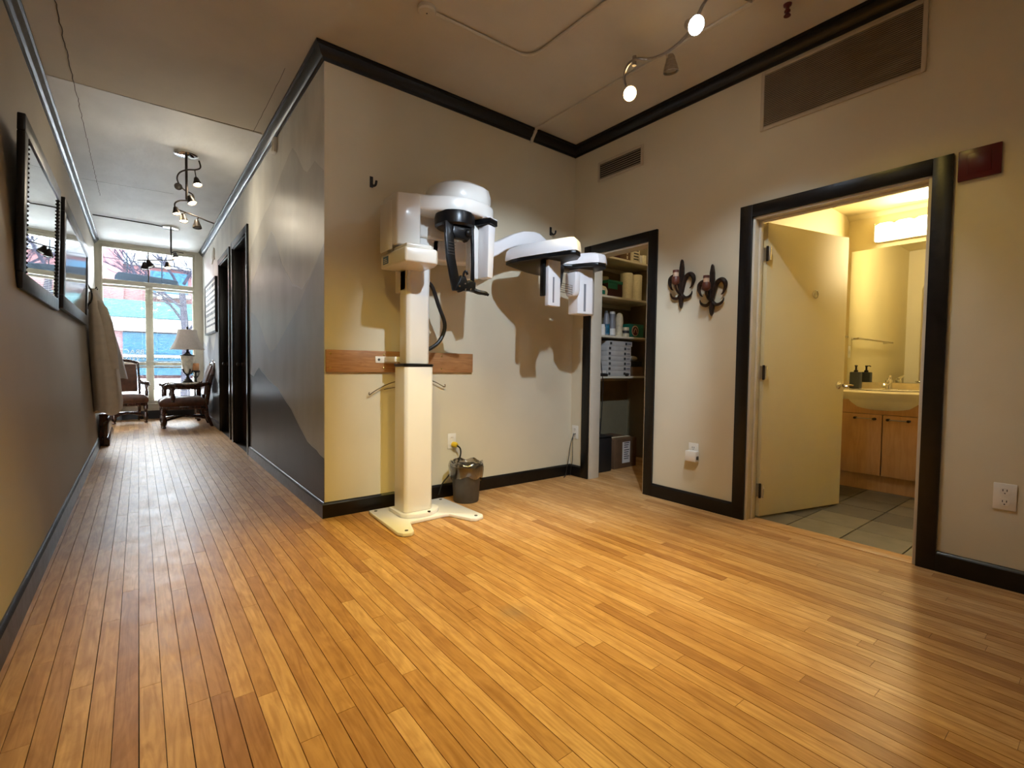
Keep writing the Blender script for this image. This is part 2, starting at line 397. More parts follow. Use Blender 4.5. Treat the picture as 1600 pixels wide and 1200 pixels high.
def seen(bd):
    s = 0; x, a, b = bd; n = 8
    for k in range(n):
        ya, yb = a+(b-a)*k/n, a+(b-a)*(k+1)/n
        q = [project(p) for p in ((x, ya, 0), (x+PITCHW, ya, 0), (x+PITCHW, yb, 0), (x, yb, 0))]
        if None in q: continue
        mx_ = sum(t[0] for t in q)/4; my_ = sum(t[1] for t in q)/4
        if 0 < mx_ < 1600 and 0 < my_ < 1200:
            s += abs(sum(q[i][0]*q[(i+1) % 4][1]-q[(i+1) % 4][0]*q[i][1] for i in range(4)))/2
    return s
boards.sort(key=seen, reverse=True)
unit = MB().box(0, PITCHW-.0022, 0, 1, -.012, 0).obj('board_proto', 'floor', smooth=0)
ume = unit.data; ume.name = 'floor_board'; bpy.data.objects.remove(unit)
for (x, a, b) in boards[:300]:
    o = bpy.data.objects.new('floor_board', ume); C.objects.link(o); o.parent = fl
    o.location = (x + .0007 + rng.uniform(-.0003, .0003), a+.0006, rng.uniform(-.0004, 0)); o.scale = (1, (b-a)-.0012, 1)
rest = MB()
for (x, a, b) in boards[300:]: rest.box(x+.0007, x+PITCHW-.0007, a+.0006, b-.0006, -.012, 0)
o = rest.obj('distant_floor_boards', 'floor', fl, smooth=0); o['kind'] = 'stuff'

# ================================================================== CEILING
ce = MB().box(-1.75, 3.75, -5.4, D+.13, Z, Z+.1).obj('ceiling', 'ceil', smooth=0); struct(ce, 'plastered ceiling of room and hall')
MB().box(-1.6, 0, 1.56, D, Z-.003, Z+.0005).obj('hall_ceiling_panel', 'ceil_hall', ce, smooth=0)  # thin overlay beyond the seam with window daylight put into its colour
def seam(pts, r):
    return MB().tube(pts, r, 5)
def wob(a, b, n, j):
    return [Vector(a).lerp(Vector(b), i/n) + Vector((rng.uniform(-j, j), rng.uniform(-j, j), 0)) for i in range(n+1)]
seam(wob((-1.45, 1.58, Z-.0005), (-.08, 1.54, Z-.0005), 40, .003), .0022).obj('ceiling_seam', 'groove', ce)
seam(wob((-1.31, .3, Z-.003), (-1.31, 4.6, Z-.003), 90, .005), .0022).obj('ceiling_seam', 'groove', ce)
seam(wob((-1.45, 4.0, Z-.003), (-.6, 3.92, Z-.003), 24, .003), .0014).obj('ceiling_seam', 'groove', ce)
seam(wob((-.14, .4, Z-.0005), (-.14, 2.6, Z-.0005), 24, .003), .0014).obj('ceiling_seam', 'groove', ce)

# ================================================================== WALLS
struct(MB().box(.0005, W+.12, 0, .12, 0, Z).obj('wall_far', 'wall', smooth=0), 'cream wall behind the x-ray machine')
mw = MB()
O1 = (2.78, 3.76); O2 = (4.10, 5.05); OH = 2.45
for a, b in ((.0005, O1[0]), (O1[1], O2[0]), (O2[1], D)): mw.box(0, .13, a, b, 0, Z)
for a, b in (O1, O2): mw.box(0, .13, a, b, OH, Z)
wm = struct(mw.obj('wall_mural', 'mural_sky', smooth=0), 'hall wall painted with layered grey mountains')
ridges = {1: [(0.001, 2.27), (0.12, 2.34), (0.21, 2.4), (0.28, 2.39), (0.4, 2.38), (0.5, 2.43), (0.6, 2.52), (0.69, 2.61), (0.81, 2.69), (0.91, 2.68), (1.01, 2.65), (1.17, 2.61), (1.33, 2.55), (1.46, 2.5), (1.67, 2.46), (1.81, 2.44), (2.02, 2.4), (2.22, 2.34), (2.42, 2.28), (2.695, 2.2)],
 2: [(0.001, 1.82), (0.17, 1.73), (0.34, 1.64), (0.54, 1.58), (0.69, 1.62), (0.82, 1.64), (0.96, 1.73), (1.09, 1.8), (1.18, 1.86), (1.32, 2.01), (1.44, 2.15), (1.57, 2.22), (1.71, 2.18), (1.82, 2.12), (1.94, 2.12), (2.13, 2.02), (2.33, 1.94), (2.48, 1.88), (2.695, 1.8)],
 3: [(0.001, 1.80), (0.12, 1.73), (0.2, 1.68), (0.34, 1.61), (0.49, 1.54), (0.61, 1.47), (0.71, 1.42), (0.93, 1.34), (1.19, 1.24), (1.44, 1.15), (1.62, 1.12), (1.84, 1.22), (2.05, 1.37), (2.24, 1.47), (2.45, 1.54), (2.695, 1.58)],
 4: [(0.001, 0.41), (0.1, 0.42), (0.17, 0.44), (0.28, 0.45), (0.4, 0.47), (0.5, 0.51), (0.6, 0.55), (0.74, 0.61), (0.87, 0.67), (1.02, 0.71), (1.2, 0.77), (1.34, 0.82), (1.57, 0.85), (1.74, 0.88), (1.88, 0.92), (2.03, 0.95), (2.16, 0.99), (2.3, 0.95), (2.44, 0.89), (2.695, 0.92)]}
for k, r in ridges.items():
    MB().prism(r + [(2.695, .02), (.001, .02)], 'x', -.0005*k, 0).obj('mural_ridge', 'mural_%d' % k, wm, smooth=0)
for k in (2, 4):
    r = ridges[k]
    MB().prism(r + [(a, b-.014) for a, b in r[::-1]], 'x', -.0005*k-.0004, -.0005*k).obj('ridge_outline', 'mural_edge' if k == 2 else 'mural_3', wm, smooth=0)
far = {1: [(5.14, 2.05), (5.5, 2.3), (5.9, 2.02), (6.3, 2.2), (6.8, 1.9), (7.45, 2.0)], 3: [(5.14, 1.25), (5.5, 1.5), (5.9, 1.2), (6.4, 1.45), (6.9, 1.3), (7.45, 1.42)], 4: [(5.14, .62), (5.6, .78), (6.2, .6), (6.8, .75), (7.45, .6)]}
for k, r in far.items():
    MB().prism(r + [(7.45, .02), (5.14, .02)], 'x', -.0005*k, 0).obj('mural_ridge', 'mural_%d' % k, wm, smooth=0)
# left wall (leans slightly)
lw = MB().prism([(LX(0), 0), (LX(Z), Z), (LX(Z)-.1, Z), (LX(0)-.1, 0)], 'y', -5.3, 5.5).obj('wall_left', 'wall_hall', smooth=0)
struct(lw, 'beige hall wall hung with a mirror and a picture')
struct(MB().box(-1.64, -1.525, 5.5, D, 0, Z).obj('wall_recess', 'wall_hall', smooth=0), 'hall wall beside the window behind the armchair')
# right wall with closet and bathroom openings
CL = (-.85, -.234); BA = (-2.584, -1.67); DH = 2.03
rw = MB()
for a, b in ((CL[1], 0), (BA[1], CL[0]), (-5.3, BA[0])): rw.box(W, W+.12, a, b, 0, Z)
for a, b in (CL, BA): rw.box(W, W+.12, a, b, DH, Z)
rw.box(W, W+.12, .12, D, 0, Z)
struct(rw.obj('wall_right', 'wall', smooth=0), 'cream wall with closet and bathroom doorways')
struct(MB().box(LX(Z)-.1, W+.12, -5.42, -5.3, 0, Z).obj('wall_back', 'wall', smooth=0), 'wall behind the viewpoint')
# end wall with the window opening
WZ0, WZ1 = .275, 3.0
ew = MB()
ew.box(-1.75, WX0, D, D+.13, 0, Z); ew.box(WX1, W+.12, D, D+.13, 0, Z); ew.box(WX0, WX1, D, D+.13, 0, WZ0); ew.box(WX0, WX1, D, D+.13, WZ1, Z)
struct(ew.obj('wall_end', 'winframe', smooth=0), 'narrow end wall around the street window')

# ================================================================== CROWN AND BASEBOARDS
CP = [(0, ZC), (.010, ZC), (.014, ZC+.018), (.03, ZC+.026), (.048, ZC+.052), (.052, ZC+.066), (.065, ZC+.068), (.065, Z-.001), (0, Z-.001)]
BP = [(0, 0), (.018, 0), (.018, HB-.014), (.012, HB-.004), (.006, HB), (0, HB)]
def run(name, prof, A, B, ua, ub, mat='black', lean=False):
    n = len(prof); v = []
    for (P, u) in ((A, ua), (B, ub)):
        for d, z in prof:
            dx = LX(z)-P[0] if lean else 0
            v.append((P[0]+u[0]*d+dx, P[1]+u[1]*d, z))
    f = [tuple(range(n)), tuple(range(2*n-1, n-1, -1))] + [(i, (i+1) % n, n+(i+1) % n, n+i) for i in range(n)]
    return struct(MB().add(v, f).obj(name, mat, smooth=30))
OE = 7.38
run('trim_1', CP, (0, OE), (0, 0), (-1, 0), (-1, -1))['label'] = 'black crown moulding above the mountain mural'
run('trim_2', CP, (0, 0), (W, 0), (-1, -1), (-1, -1))['label'] = 'black crown moulding above the x-ray machine'
run('trim_3', CP, (W, 0), (W, -5.3), (-1, -1), (-1, 0))['label'] = 'black crown moulding above the doorways'
run('trim_4', CP, (0, -5.3), (0, OE), (1, 0), (1, 0), lean=True)['label'] = 'black crown moulding above the hall mirror'
run('baseboard_mural', BP, (0, 2.69), (0, 0), (-1, 0), (-1, -1))
run('baseboard_far', BP, (0, 0), (W, 0), (-1, -1), (-1, -1))
run('baseboard_right', BP, (W, CL[0]-.081), (W, BA[1]+.081), (-1, 0), (-1, 0))
run('baseboard_near', BP, (W, BA[0]-.081), (W, -5.3), (-1, 0), (-1, 0))
run('baseboard_corner', BP, (W, 0), (W, CL[1]+.081), (-1, -1), (-1, 0))
run('baseboard_left', BP, (0, -5.3), (0, 4.27), (1, 0), (1, 0), lean=True)
run('baseboard_hall', BP, (0, D), (0, 5.14), (-1, 0), (-1, 0))
eb = [(d, z*1.4) for d, z in BP]
run('baseboard_end', eb, (-1.52, D), (0, D), (0, -1), (0, -1))

# ================================================================== DOORWAYS
CW = .081
def casing(e, face, y0, y1, h, sgn):       # black casing on plane x=face projecting sgn*.02
    a, b = sorted((face, face+sgn*.02))
    MB().box(a, b, y1, y1+CW, 0, h+CW).obj('casing_side', 'black', e, bevel=.003)
    MB().box(a, b, y0-CW, y0, 0, h+CW).obj('casing_side', 'black', e, bevel=.003)
    MB().box(a, b, y0, y1, h, h+CW).obj('casing_head', 'black', e, bevel=.003)
def jamb(e, x0, x1, y0, y1, h, mat, stop=None):
    t = .016
    MB().box(x0, x1, y1-t, y1, 0, h).obj('jamb_side', mat, e, bevel=.002)
    MB().box(x0, x1, y0, y0+t, 0, h).obj('jamb_side', mat, e, bevel=.002)
    MB().box(x0, x1, y0+t, y1-t, h-t, h).obj('jamb_head', mat, e, bevel=.002)
    if stop:
        s0, s1 = stop
        MB().box(s0, s1, y1-t-.012, y1-t, 0, h-t).obj('door_stop', mat, e, bevel=.002)
        MB().box(s0, s1, y0+t, y0+t+.012, 0, h-t).obj('door_stop', mat, e, bevel=.002)
        MB().box(s0, s1, y0+t+.012, y1-t-.012, h-t-.012, h-t).obj('door_stop', mat, e, bevel=.002)
e = senpty('trim_5', (W, (CL[0]+CL[1])/2, 0), 'black casing round the closet opening'); casing(e, W, CL[0], CL[1], DH, -1); jamb(e, W-.004, W+.124, CL[0], CL[1], DH, 'jamb')
e = senpty('trim_6', (W, (BA[0]+BA[1])/2, 0), 'black casing round the bathroom opening'); casing(e, W, BA[0], BA[1], DH, -1); jamb(e, W-.004, W+.124, BA[0], BA[1], DH, 'jamb', (W+.05, W+.085))
for nm, O, lab in (('trim_7', O1, 'black casing of the hall doorway next to the mural'), ('trim_8', O2, 'black casing of the hall doorway near the armchair')):
    e = senpty(nm, (0, sum(O)/2, 0), lab); casing(e, 0, O[0], O[1], OH, -1); jamb(e, -.004, .134, O[0], O[1], OH, 'black')
for nm, O, lab in (('door_2', O1, 'closed dark door in hall doorway next to the mural'), ('door_3', O2, 'closed dark door in hall doorway near the armchair')):
    e = senpty(nm, (.1, sum(O)/2, 0), lab)
    MB().box(.08, .118, O[0]+.018, O[1]-.018, .006, OH-.02).obj('door_leaf', 'dwood', e, bevel=.003)
    MB().lathe([(.022, 0), (.02, .006), (.008, .012), (.008, .035), (.024, .045), (.024, .06), (.01, .068)], (.08, O[1]-.08, 1.0), 14, (-1, 0, 0)).obj('door_knob', 'bronze', e)
# threshold strip at the bathroom
struct(MB().box(W-.005, W+.118, BA[0], BA[1], -.012, .003).obj('trim_9', 'floor', bevel=.002), 'wood threshold strip at the bathroom floor')

# ================================================================== BATHROOM
BX0, BX1, BY0, BY1, BZ = W+.12, 4.45, -3.25, -1.53, 2.49
struct(MB().box(BX0, BX1+.1, BY1, BY1+.1, 0, BZ+.1).obj('wall_bath_left', 'bathwall', smooth=0), 'yellow lit bathroom side wall')
struct(MB().box(BX1, BX1+.1, BY0, BY1, 0, BZ+.1).obj('wall_bath_back', 'bathwall', smooth=0), 'yellow lit bathroom wall behind the basin')
struct(MB().box(BX0, BX1+.1, BY0-.1, BY0, 0, BZ+.1).obj('wall_bath_right', 'bathwall', smooth=0), 'bathroom wall hidden behind the casing')
bc = struct(MB().box(BX0, BX1, BY0, BY1, BZ, BZ+.08).obj('ceiling_bath', 'bathwall', smooth=0), 'bathroom ceiling')
struct(MB().prism([(BX1, BZ), (BX1-.055, BZ), (BX1-.05, BZ-.012), (BX1-.02, BZ-.035), (BX1, BZ-.04)], 'y', BY0, BY1).obj('trim_10', 'bathwall', smooth=30), 'cream cove moulding above the vanity light')
fan = thing('ceiling_fan_grille', 'square cream fan grille in the bathroom ceiling', 'grille', (3.75, -2.2, BZ-.012))
MB().box(3.55, 3.9, -2.42, -2.08, BZ-.012, BZ-.001).obj('grille_frame', 'bathwall', fan, bevel=.003)
for k in range(7): MB().box(3.58, 3.87, -2.4+.045*k, -2.38+.045*k, BZ-.017, BZ-.012).obj('grille_slat', 'jamb', fan)
bf = MB().box(BX0-.002, BX1, BY0, BY1, -.06, -.008).obj('floor_bath', 'tilegrout', smooth=0); struct(bf, 'slate tiled bathroom floor')
tme = None; T = .305
for i in range(7):
    for j in range(6):
        xx = 2.385+T*i; yy = -1.585-T*j
        w = min(T, BX1-xx)-.006
        if tme is None:
            t0 = MB().box(0, T-.006, -(T-.006), 0, -.008, 0).obj('tile', 'tile', bevel=.0015, bseg=1, smooth=0); tme = t0.data; bpy.data.objects.remove(t0)
        if xx+T > BX1+.01 or yy-T < BY0: continue
        o = bpy.data.objects.new('tile', tme); C.objects.link(o); o.parent = bf; o.location = (xx+.003, yy, -.001-.0005*((i*j) % 3))
for i in range(6):
    MB().box(2.388+T*i, 2.382+T*(i+1), -1.579, BY1, -.008, -.001).obj('tile', 'tile', bf, bevel=.0015, bseg=1, smooth=0)

# bathroom door, hinged on the left jamb, standing open
HX, HY = W+.128, -1.692
ang = math.atan2(-.208, .835)
dr = senpty('door_1', (HX, HY, .012), 'plain cream bathroom door standing open'); dr.rotation_euler = (0, 0, ang)
LW_, LT = .862, .04
MB().box(0, LW_, -LT/2, LT/2, 0, 2.0).obj('door_leaf', 'door', dr, bevel=.002, local=True)
for z in (.18, .99, 1.79):
    h = MB().box(-.006, .004, -.048, .014, z-.045, z+.045).obj('hinge', 'chrome', dr, bevel=.001, local=True)
    MB().cyl((-.008, -.026, z-.05), .008, .1, 10).obj('hinge_pin', 'bronze', h, local=True)
for s in (-1, 1):
    k = MB().lathe([(.028, 0), (.028, .006), (.012, .012), (.010, .03), (.012, .036)], (LW_-.065, s*LT/2, .90), 16, (0, s, 0)).obj('door_handle', 'chrome', dr, local=True)
    MB().tube([(LW_-.065, s*(LT/2+.036), .90), (LW_-.05, s*(LT/2+.044), .90), (LW_-.0, s*(LT/2+.05), .903), (LW_+.03, s*(LT/2+.048), .90)], [.010, .009, .008, .006], 8).obj('lever', 'chrome', k, local=True)
r = MB()
r.lathe([(.028, 0), (.03, .002), (.03, .006), (.027, .008), (.027, .004), (.0, .004)], (LW_*.58, -LT/2, 1.555), 24, (0, -1, 0), cap=False)
r.obj('round_plate', 'chrome', dr, local=True)
MB().lathe([(.026, 0), (.026, .004)], (LW_*.58, -LT/2, 1.555), 24, (0, -1, 0)).obj('round_insert', 'door', dr, local=True)

# vanity
va = thing('vanity_cabinet', 'birch vanity cabinet with two doors under the basin', 'cabinet', (4.2, -2.2, 0))
VX = 3.93; VY0, VY1 = -2.95, -1.54
MB().box(VX+.06, BX1-.002, VY0, VY1, .0, .145).obj('kick_board', 'birch', va)
MB().box(VX+.02, BX1-.002, VY0, VY0+.018, .146, .655).obj('side_panel', 'birch', va); MB().box(VX+.02, BX1-.002, VY1-.018, VY1, .146, .655).obj('side_panel', 'birch', va)
MB().box(BX1-.012, BX1-.002, VY0+.018, VY1-.018, .146, .655).obj('back_panel', 'birch', va)
MB().box(VX+.005, VX+.02, VY0, VY1, .658, .775).obj('apron', 'birch', va, bevel=.002)
for (a, b, hy) in ((-1.985, -1.54, (-1.80, -1.935)), (-2.44, -1.992, (-2.03, -2.165)), (-2.95, -2.447, (-2.5, -2.64))):
    d = MB().box(VX, VX+.018, a, b, .145, .655).obj('cabinet_door', 'birch', va, bevel=.002)
    MB().tube([(VX-.026, hy[0]-.01, .62), (VX-.026, hy[1]+.01, .62)], .0045, 8).obj('pull_handle', 'nickel', d)
    for q in hy: MB().tube([(VX-.001, q, .62), (VX-.034, q, .62)], .011, 10).obj('handle_end', 'bronze', d)
bs = thing('wash_basin', 'wide cream ceramic basin top with a curved bow front', 'basin', (4.15, -2.2, .78))
MB().box(VX+.03, BX1-.0025, VY0, VY1, .776, .812).obj('basin_top', 'ceramic', bs, bevel=.004)
MB().box(BX1-.022, BX1-.0025, VY0, VY1, .8125, .915).obj('upstand', 'counter', bs, bevel=.003)
cyb, hw = -1.985, .445
def bow(z, k, dx):   # plan outline of the bow front
    pts = []
    for i in range(25):
        t = -1+2*i/24; pts.append((BX1-.03-.42*k*(1-.6*abs(t)**2.6)-dx, cyb+hw*t*(.5+.5*k), z))
    return pts + [(BX1-.024, cyb+hw*(.5+.5*k), z), (BX1-.024, cyb-hw*(.5+.5*k), z)]
rings = [bow(.615, .45, .10), bow(.635, .66, .11), bow(.67, .82, .115), bow(.715, .93, .118), bow(.765, .99, .12), bow(.783, 1.0, .12), bow(.795, 1.035, .122), bow(.84, 1.05, .13), bow(.856, 1.03, .125)]
MB().loft(rings).obj('basin_body', 'ceramic', bs, smooth=50)
MB().lathe([(.0, .0), (.16, .004), (.20, .012), (.215, .016), (.2, .02), (.0, .006)], (4.13, cyb, .846), 28).obj('bowl', 'ceramic', bs)
fc = thing('basin_faucet', 'chrome single lever faucet on the basin', 'faucet', (4.3, -1.93, .856))
MB().box(4.275, 4.325, -2.0, -1.86, .857, .866).obj('base_plate', 'chrome', fc, bevel=.004)
MB().lathe([(.026, 0), (.024, .05), (.027, .07), (.02, .085)], (4.3, -1.93, .864), 16).obj('faucet_body', 'chrome', fc)
MB().tube(smoothpts([(4.3, -1.93, .895), (4.25, -1.928, .91), (4.19, -1.925, .905), (4.17, -1.924, .888)], 4), .014, 10).obj('spout', 'chrome', fc)
MB().tube([(4.3, -1.93, .945), (4.28, -1.94, .962), (4.25, -1.95, .978)], [.02, .012, .009], 10).obj('lever', 'chrome', fc)
sd = thing('soap_dispenser', 'slate blue square soap pump bottle on the counter', 'dispenser', (4.3, -1.678, .857))
MB().prism([(4.26, -1.718), (4.34, -1.718), (4.34, -1.638), (4.26, -1.638)], 'z', .857, 1.012).obj('bottle', 'soap', sd, bevel=.008)
pmp = MB().lathe([(.017, 0), (.017, .015), (.008, .02), (.008, .05), (.012, .052), (.012, .062)], (4.3, -1.678, 1.012), 12).obj('pump', 'bronze', sd)
MB().tube([(4.3, -1.678, 1.07), (4.25, -1.69, 1.072), (4.235, -1.694, 1.066)], .005, 8).obj('nozzle', 'bronze', pmp)
mi = thing('bathroom_mirror', 'frameless wall mirror above the basin', 'mirror', (BX1, -2.2, .92))
MB().box(BX1-.007, BX1-.001, -2.95, -1.562, .918, 2.157).obj('mirror_backing', 'chrome', mi)
MB().box(BX1-.0085, BX1-.0072, -2.948, -1.564, .92, 2.155).obj('mirror_glass', 'mirror', mi, smooth=0)
vl = thing('vanity_light', 'glowing crystal bar light above the bathroom mirror', 'lamp', (BX1, -2.1, 2.2))
MB().box(BX1-.03, BX1-.001, -2.47, -1.76, 2.20, 2.37).obj('back_plate', 'chrome', vl, bevel=.004)
for k in range(5):
    y0 = -1.768-.1395*k
    MB().prism([(y0, 2.205), (y0-.135, 2.205), (y0-.135, 2.345), (y0-.105, 2.36), (y0-.03, 2.36), (y0, 2.345)], 'x', BX1-.095, BX1-.03).obj('light_glass', 'vanity', vl, bevel=.004)
MB().box(BX1-.10, BX1-.03, -1.766, -1.758, 2.2, 2.365).obj('end_cap', 'chrome', vl, bevel=.002)
MB().box(BX1-.10, BX1-.03, -2.475, -2.467, 2.2, 2.365).obj('end_cap', 'chrome', vl, bevel=.002)
tb = thing('towel_bar', 'chrome towel bar on the bathroom side wall', 'towel bar', (3.75, BY1, 1.33))
MB().tube([(3.2, BY1-.07, 1.34), (4.3, BY1-.07, 1.34)], .009, 10).obj('bar', 'chrome', tb)
for xx in (3.25, 4.25): MB().tube([(xx, BY1-.001, 1.34), (xx, BY1-.07, 1.34)], [.016, .009], 10).obj('bar_mount', 'chrome', tb)
sw = thing('light_switch', 'cream light switch on the bathroom side wall', 'switch', (4.32, BY1, 1.2))
MB().box(4.285, 4.355, BY1-.006, BY1-.0005, 1.15, 1.265).obj('switch_plate', 'plate', sw, bevel=.002)
MB().box(4.31, 4.33, BY1-.012, BY1-.006, 1.19, 1.225).obj('toggle', 'plate', sw, bevel=.002)

# ================================================================== CLOSET
CX1, CY0, CY1 = 3.55, -.97, .36
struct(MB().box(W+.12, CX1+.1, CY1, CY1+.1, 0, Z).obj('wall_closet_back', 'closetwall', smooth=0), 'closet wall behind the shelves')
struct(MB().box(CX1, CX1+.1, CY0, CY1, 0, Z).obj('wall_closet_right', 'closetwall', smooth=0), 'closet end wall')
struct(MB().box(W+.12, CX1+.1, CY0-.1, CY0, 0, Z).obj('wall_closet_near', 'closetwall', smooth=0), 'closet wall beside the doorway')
SH = {'top': 2.14, 'second': 1.745, 'third': 1.346, 'lowest': .932}
for k, z in SH.items():
    s = thing('closet_shelf', 'painted %s shelf in the closet' % k, 'shelf', (3.0, .17, z-.02))
    MB().box(W+.122, CX1-.002, .0, CY1-.001, z-.02, z).obj('shelf_board', 'shelf', s, bevel=.002)
    MB().box(W+.122, CX1-.002, CY1-.025, CY1-.001, z-.06, z-.021).obj('shelf_cleat', 'shelf', s, bevel=.002)
def carton_box(name, label, cat, x0, x1, y0, y1, z0, z1, mat, lid=None, group=None):
    t = thing(name, label, cat, ((x0+x1)/2, (y0+y1)/2, z0), group=group)
    MB().box(x0, x1, y0, y1, z0+.0005, z1).obj('box_body', mat, t, bevel=.003)
    if lid: MB().box(x0-.003, x1+.003, y0-.003, y1+.003, z1-.03, z1+.002).obj('box_lid', lid, t, bevel=.002)
    return t
z = SH['second']
g = carton_box('green_carton', 'green and maroon carton lying on the second shelf', 'box', 2.80, 3.02, .03, .225, z, z+.165, 'maroon', 'green')
MB().box(2.80-.004, 2.94, .028, .03, z+.08, z+.16).obj('green_panel', 'green', g)
pk = thing('wrapped_pack', 'small wrapped pack with green leaf print on the second shelf', 'pack', (2.715, .08, z))
MB().prism([(2.67, z+.001), (2.78, z+.001), (2.79, z+.05), (2.76, z+.09), (2.69, z+.10), (2.665, z+.05)], 'y', .02, .14).obj('wrapper', 'cream', pk, bevel=.012)
MB().box(2.68, 2.74, .016, .02, z+.01, z+.05).obj('leaf_print', 'green', pk, bevel=.002)
for xx, yy, hh, lb in ((3.005, .29, .25, 'paper towel roll half hidden behind the green carton'), (3.145, .08, .275, 'tall paper towel roll beside the green carton'), (3.30, .08, .275, 'paper towel roll at the right end of the second shelf')):
    t = thing('paper_towel_roll', lb, 'paper towel', (xx, yy, z), group='paper towel rolls on the second shelf')
    MB().lathe([(.021, .001), (.058, .001), (.066, .006), (.066, hh-.006), (.06, hh), (.021, hh)], (xx, yy, z), 26).obj('roll', 'paper', t)
    MB().lathe([(.02, .002), (.02, hh-.002)], (xx, yy, z), 16).obj('core', 'carton', t)
z = SH['top']
for nm, lb, x0, x1, y0, y1, h, mt in (('brown_box', 'dark brown box on the top shelf', 2.9, 3.06, .1, .3, .17, 'maroon'), ('patterned_box', 'brown patterned box leaning on the top shelf', 3.07, 3.14, .03, .22, .17, 'carton'), ('printed_carton', 'cream carton with dark print on the top shelf', 3.15, 3.28, .02, .2, .15, 'cream'), ('short_carton', 'narrow cream tub at the end of the top shelf', 3.30, 3.34, .03, .12, .09, 'white'), ('white_tub', 'white tub at the far end of the top shelf', 3.36, 3.41, .03, .12, .10, 'paper')):
    t = carton_box(nm, lb, 'box', x0, x1, y0, y1, z, z+h, mt)
    if nm == 'printed_carton':
        for q in range(4): MB().box(x0+.03, x1-.02, y0-.0012, y0, z+.025+.03*q, z+.037+.03*q).obj('print_line', 'ink', t)
    if nm == 'patterned_box':
        for q in range(3): MB().box(x0+.01, x0+.025, y0-.0012, y0, z+.02+.045*q, z+.05+.045*q).obj('print_mark', 'cream', t)
z = SH['third']
def can(name, label, x, y, prof, mat, lidmat=None, band=None):
    t = thing(name, label, 'bottle' if 'bottle' in name else 'can', (x, y, z))
    MB().lathe([(r, h+.0005) for r, h in prof], (x, y, z), 20).obj('body', mat, t)
    top = prof[-1]
    if lidmat: MB().lathe([(top[0]*1.0, top[1]), (top[0]*.9, top[1]+.025)], (x, y, z), 16).obj('cap', lidmat, t)
    if band: MB().lathe([(band[0], band[1]), (band[0], band[2])], (x, y, z), 20).obj('label_band', band[3], t)
    return t
can('pill_bottle', 'small orange bottle at the left of the third shelf', 2.70, .07, [(.028, 0), (.03, .01), (.03, .08), (.024, .09)], 'orange', 'white')
can('white_jar', 'small white jar beside the orange bottle', 2.775, .07, [(.024, 0), (.026, .005), (.026, .085), (.022, .09)], 'white', 'white')
can('spray_bottle', 'blue labelled bottle on the third shelf', 2.84, .08, [(.034, 0), (.036, .01), (.036, .13), (.03, .17), (.026, .2), (.022, .23)], 'slot', 'grey', (.0375, .02, .12, 'bluebag'))
can('clear_bottle', 'pale clear bottle between the blue and cream bottles', 2.93, .08, [(.032, 0), (.034, .01), (.034, .14), (.03, .18), (.03, .23)], 'slot', 'white', (.0355, .012, .08, 'white'))
can('cup_stack_bottle', 'tall cream stack of cups in clear sleeve', 3.04, .08, [(.034, 0), (.038, .05), (.034, .052), (.04, .1), (.036, .102), (.043, .16), (.04, .2), (.03, .235), (.012, .25)], 'cream')
can('salt_can', 'short cream printed can on the third shelf', 3.135, .07, [(.036, 0), (.038, .004), (.036, .1), (.033, .104)], 'cream', None, (.0385, .04, .07, 'ink'))
bx = carton_box('emblem_box', 'green box with a dark red round emblem', 'box', 3.17, 3.40, .04, .2, z, z+.145, 'green')
em = MB().lathe([(.056, 0), (.056, .003)], (3.255, .04, z+.072), 26, (0, -1, 0)).obj('emblem_rim', 'wick', bx)
MB().lathe([(.046, 0), (.046, .005)], (3.255, .04, z+.072), 26, (0, -1, 0)).obj('emblem_disc', 'red', em)
MB().tube([(3.228, .034, z+.05), (3.24, .034, z+.085), (3.255, .034, z+.098), (3.27, .034, z+.085), (3.282, .034, z+.05)], .004, 6).obj('emblem_arch', 'wick', em)
z = SH['lowest']
zz = z
order = ['lowest', 'second lowest', 'third lowest', 'middle', 'third highest', 'second highest', 'topmost']
for k in range(7):
    h = .052; dx = .018 if k == 6 else .002*((k*7) % 3)
    t = thing('flat_carton', 'flat white printed carton, %s of the stack on the lowest shelf' % order[k], 'box', (2.98, .16, zz), group='stack of flat white cartons on the lowest shelf')
    MB().box(2.80+dx, 3.17+dx, .02+.002*(k % 2), .3, zz+.0008, zz+h).obj('box_body', 'palecard', t, bevel=.002)
    for xa in (2.815, 3.055): MB().box(xa+dx, xa+dx+.03, .018, .0195, zz+.014, zz+.04).obj('print_dot', 'ink', t)
    MB().box(3.10+dx, 3.15+dx, .018, .0195, zz+.02, zz+.034).obj('print_line', 'slot', t)
    zz += h
tr = thing('black_tray', 'black tray with a white box on the lowest shelf', 'tray', (2.74, .06, z))
MB().box(2.66, 2.795, .004, .09, z+.0008, z+.03).obj('tray', 'blkm', tr, bevel=.006)
MB().box(2.66, 2.775, .012, .08, z+.031, z+.06).obj('tray_insert', 'white', tr, bevel=.004)
kp = thing('binder_clip', 'small black clip resting before the flat cartons', 'clip', (3.1, .012, z))
MB().sphere((3.1, .012, z+.016), .016, 12, (2, .7, 1)).obj('clip_body', 'blkm', kp)
carton_box('brown_carton', 'brown carton at the right end of the lowest shelf', 'box', 3.2, 3.4, .03, .26, z, z+.10, 'carton')
carton_box('dark_carton', 'dark carton lying on the brown carton', 'box', 3.205, 3.4, .05, .25, z+.1015, z+.16, 'blkm')
t = thing('soft_pack', 'cream soft pack on top of the dark carton', 'pack', (3.3, .1, z+.16)); MB().sphere((3.3, .12, z+.192), .03, 14, (2.6, 2, 1)).obj('pack', 'cream', t)
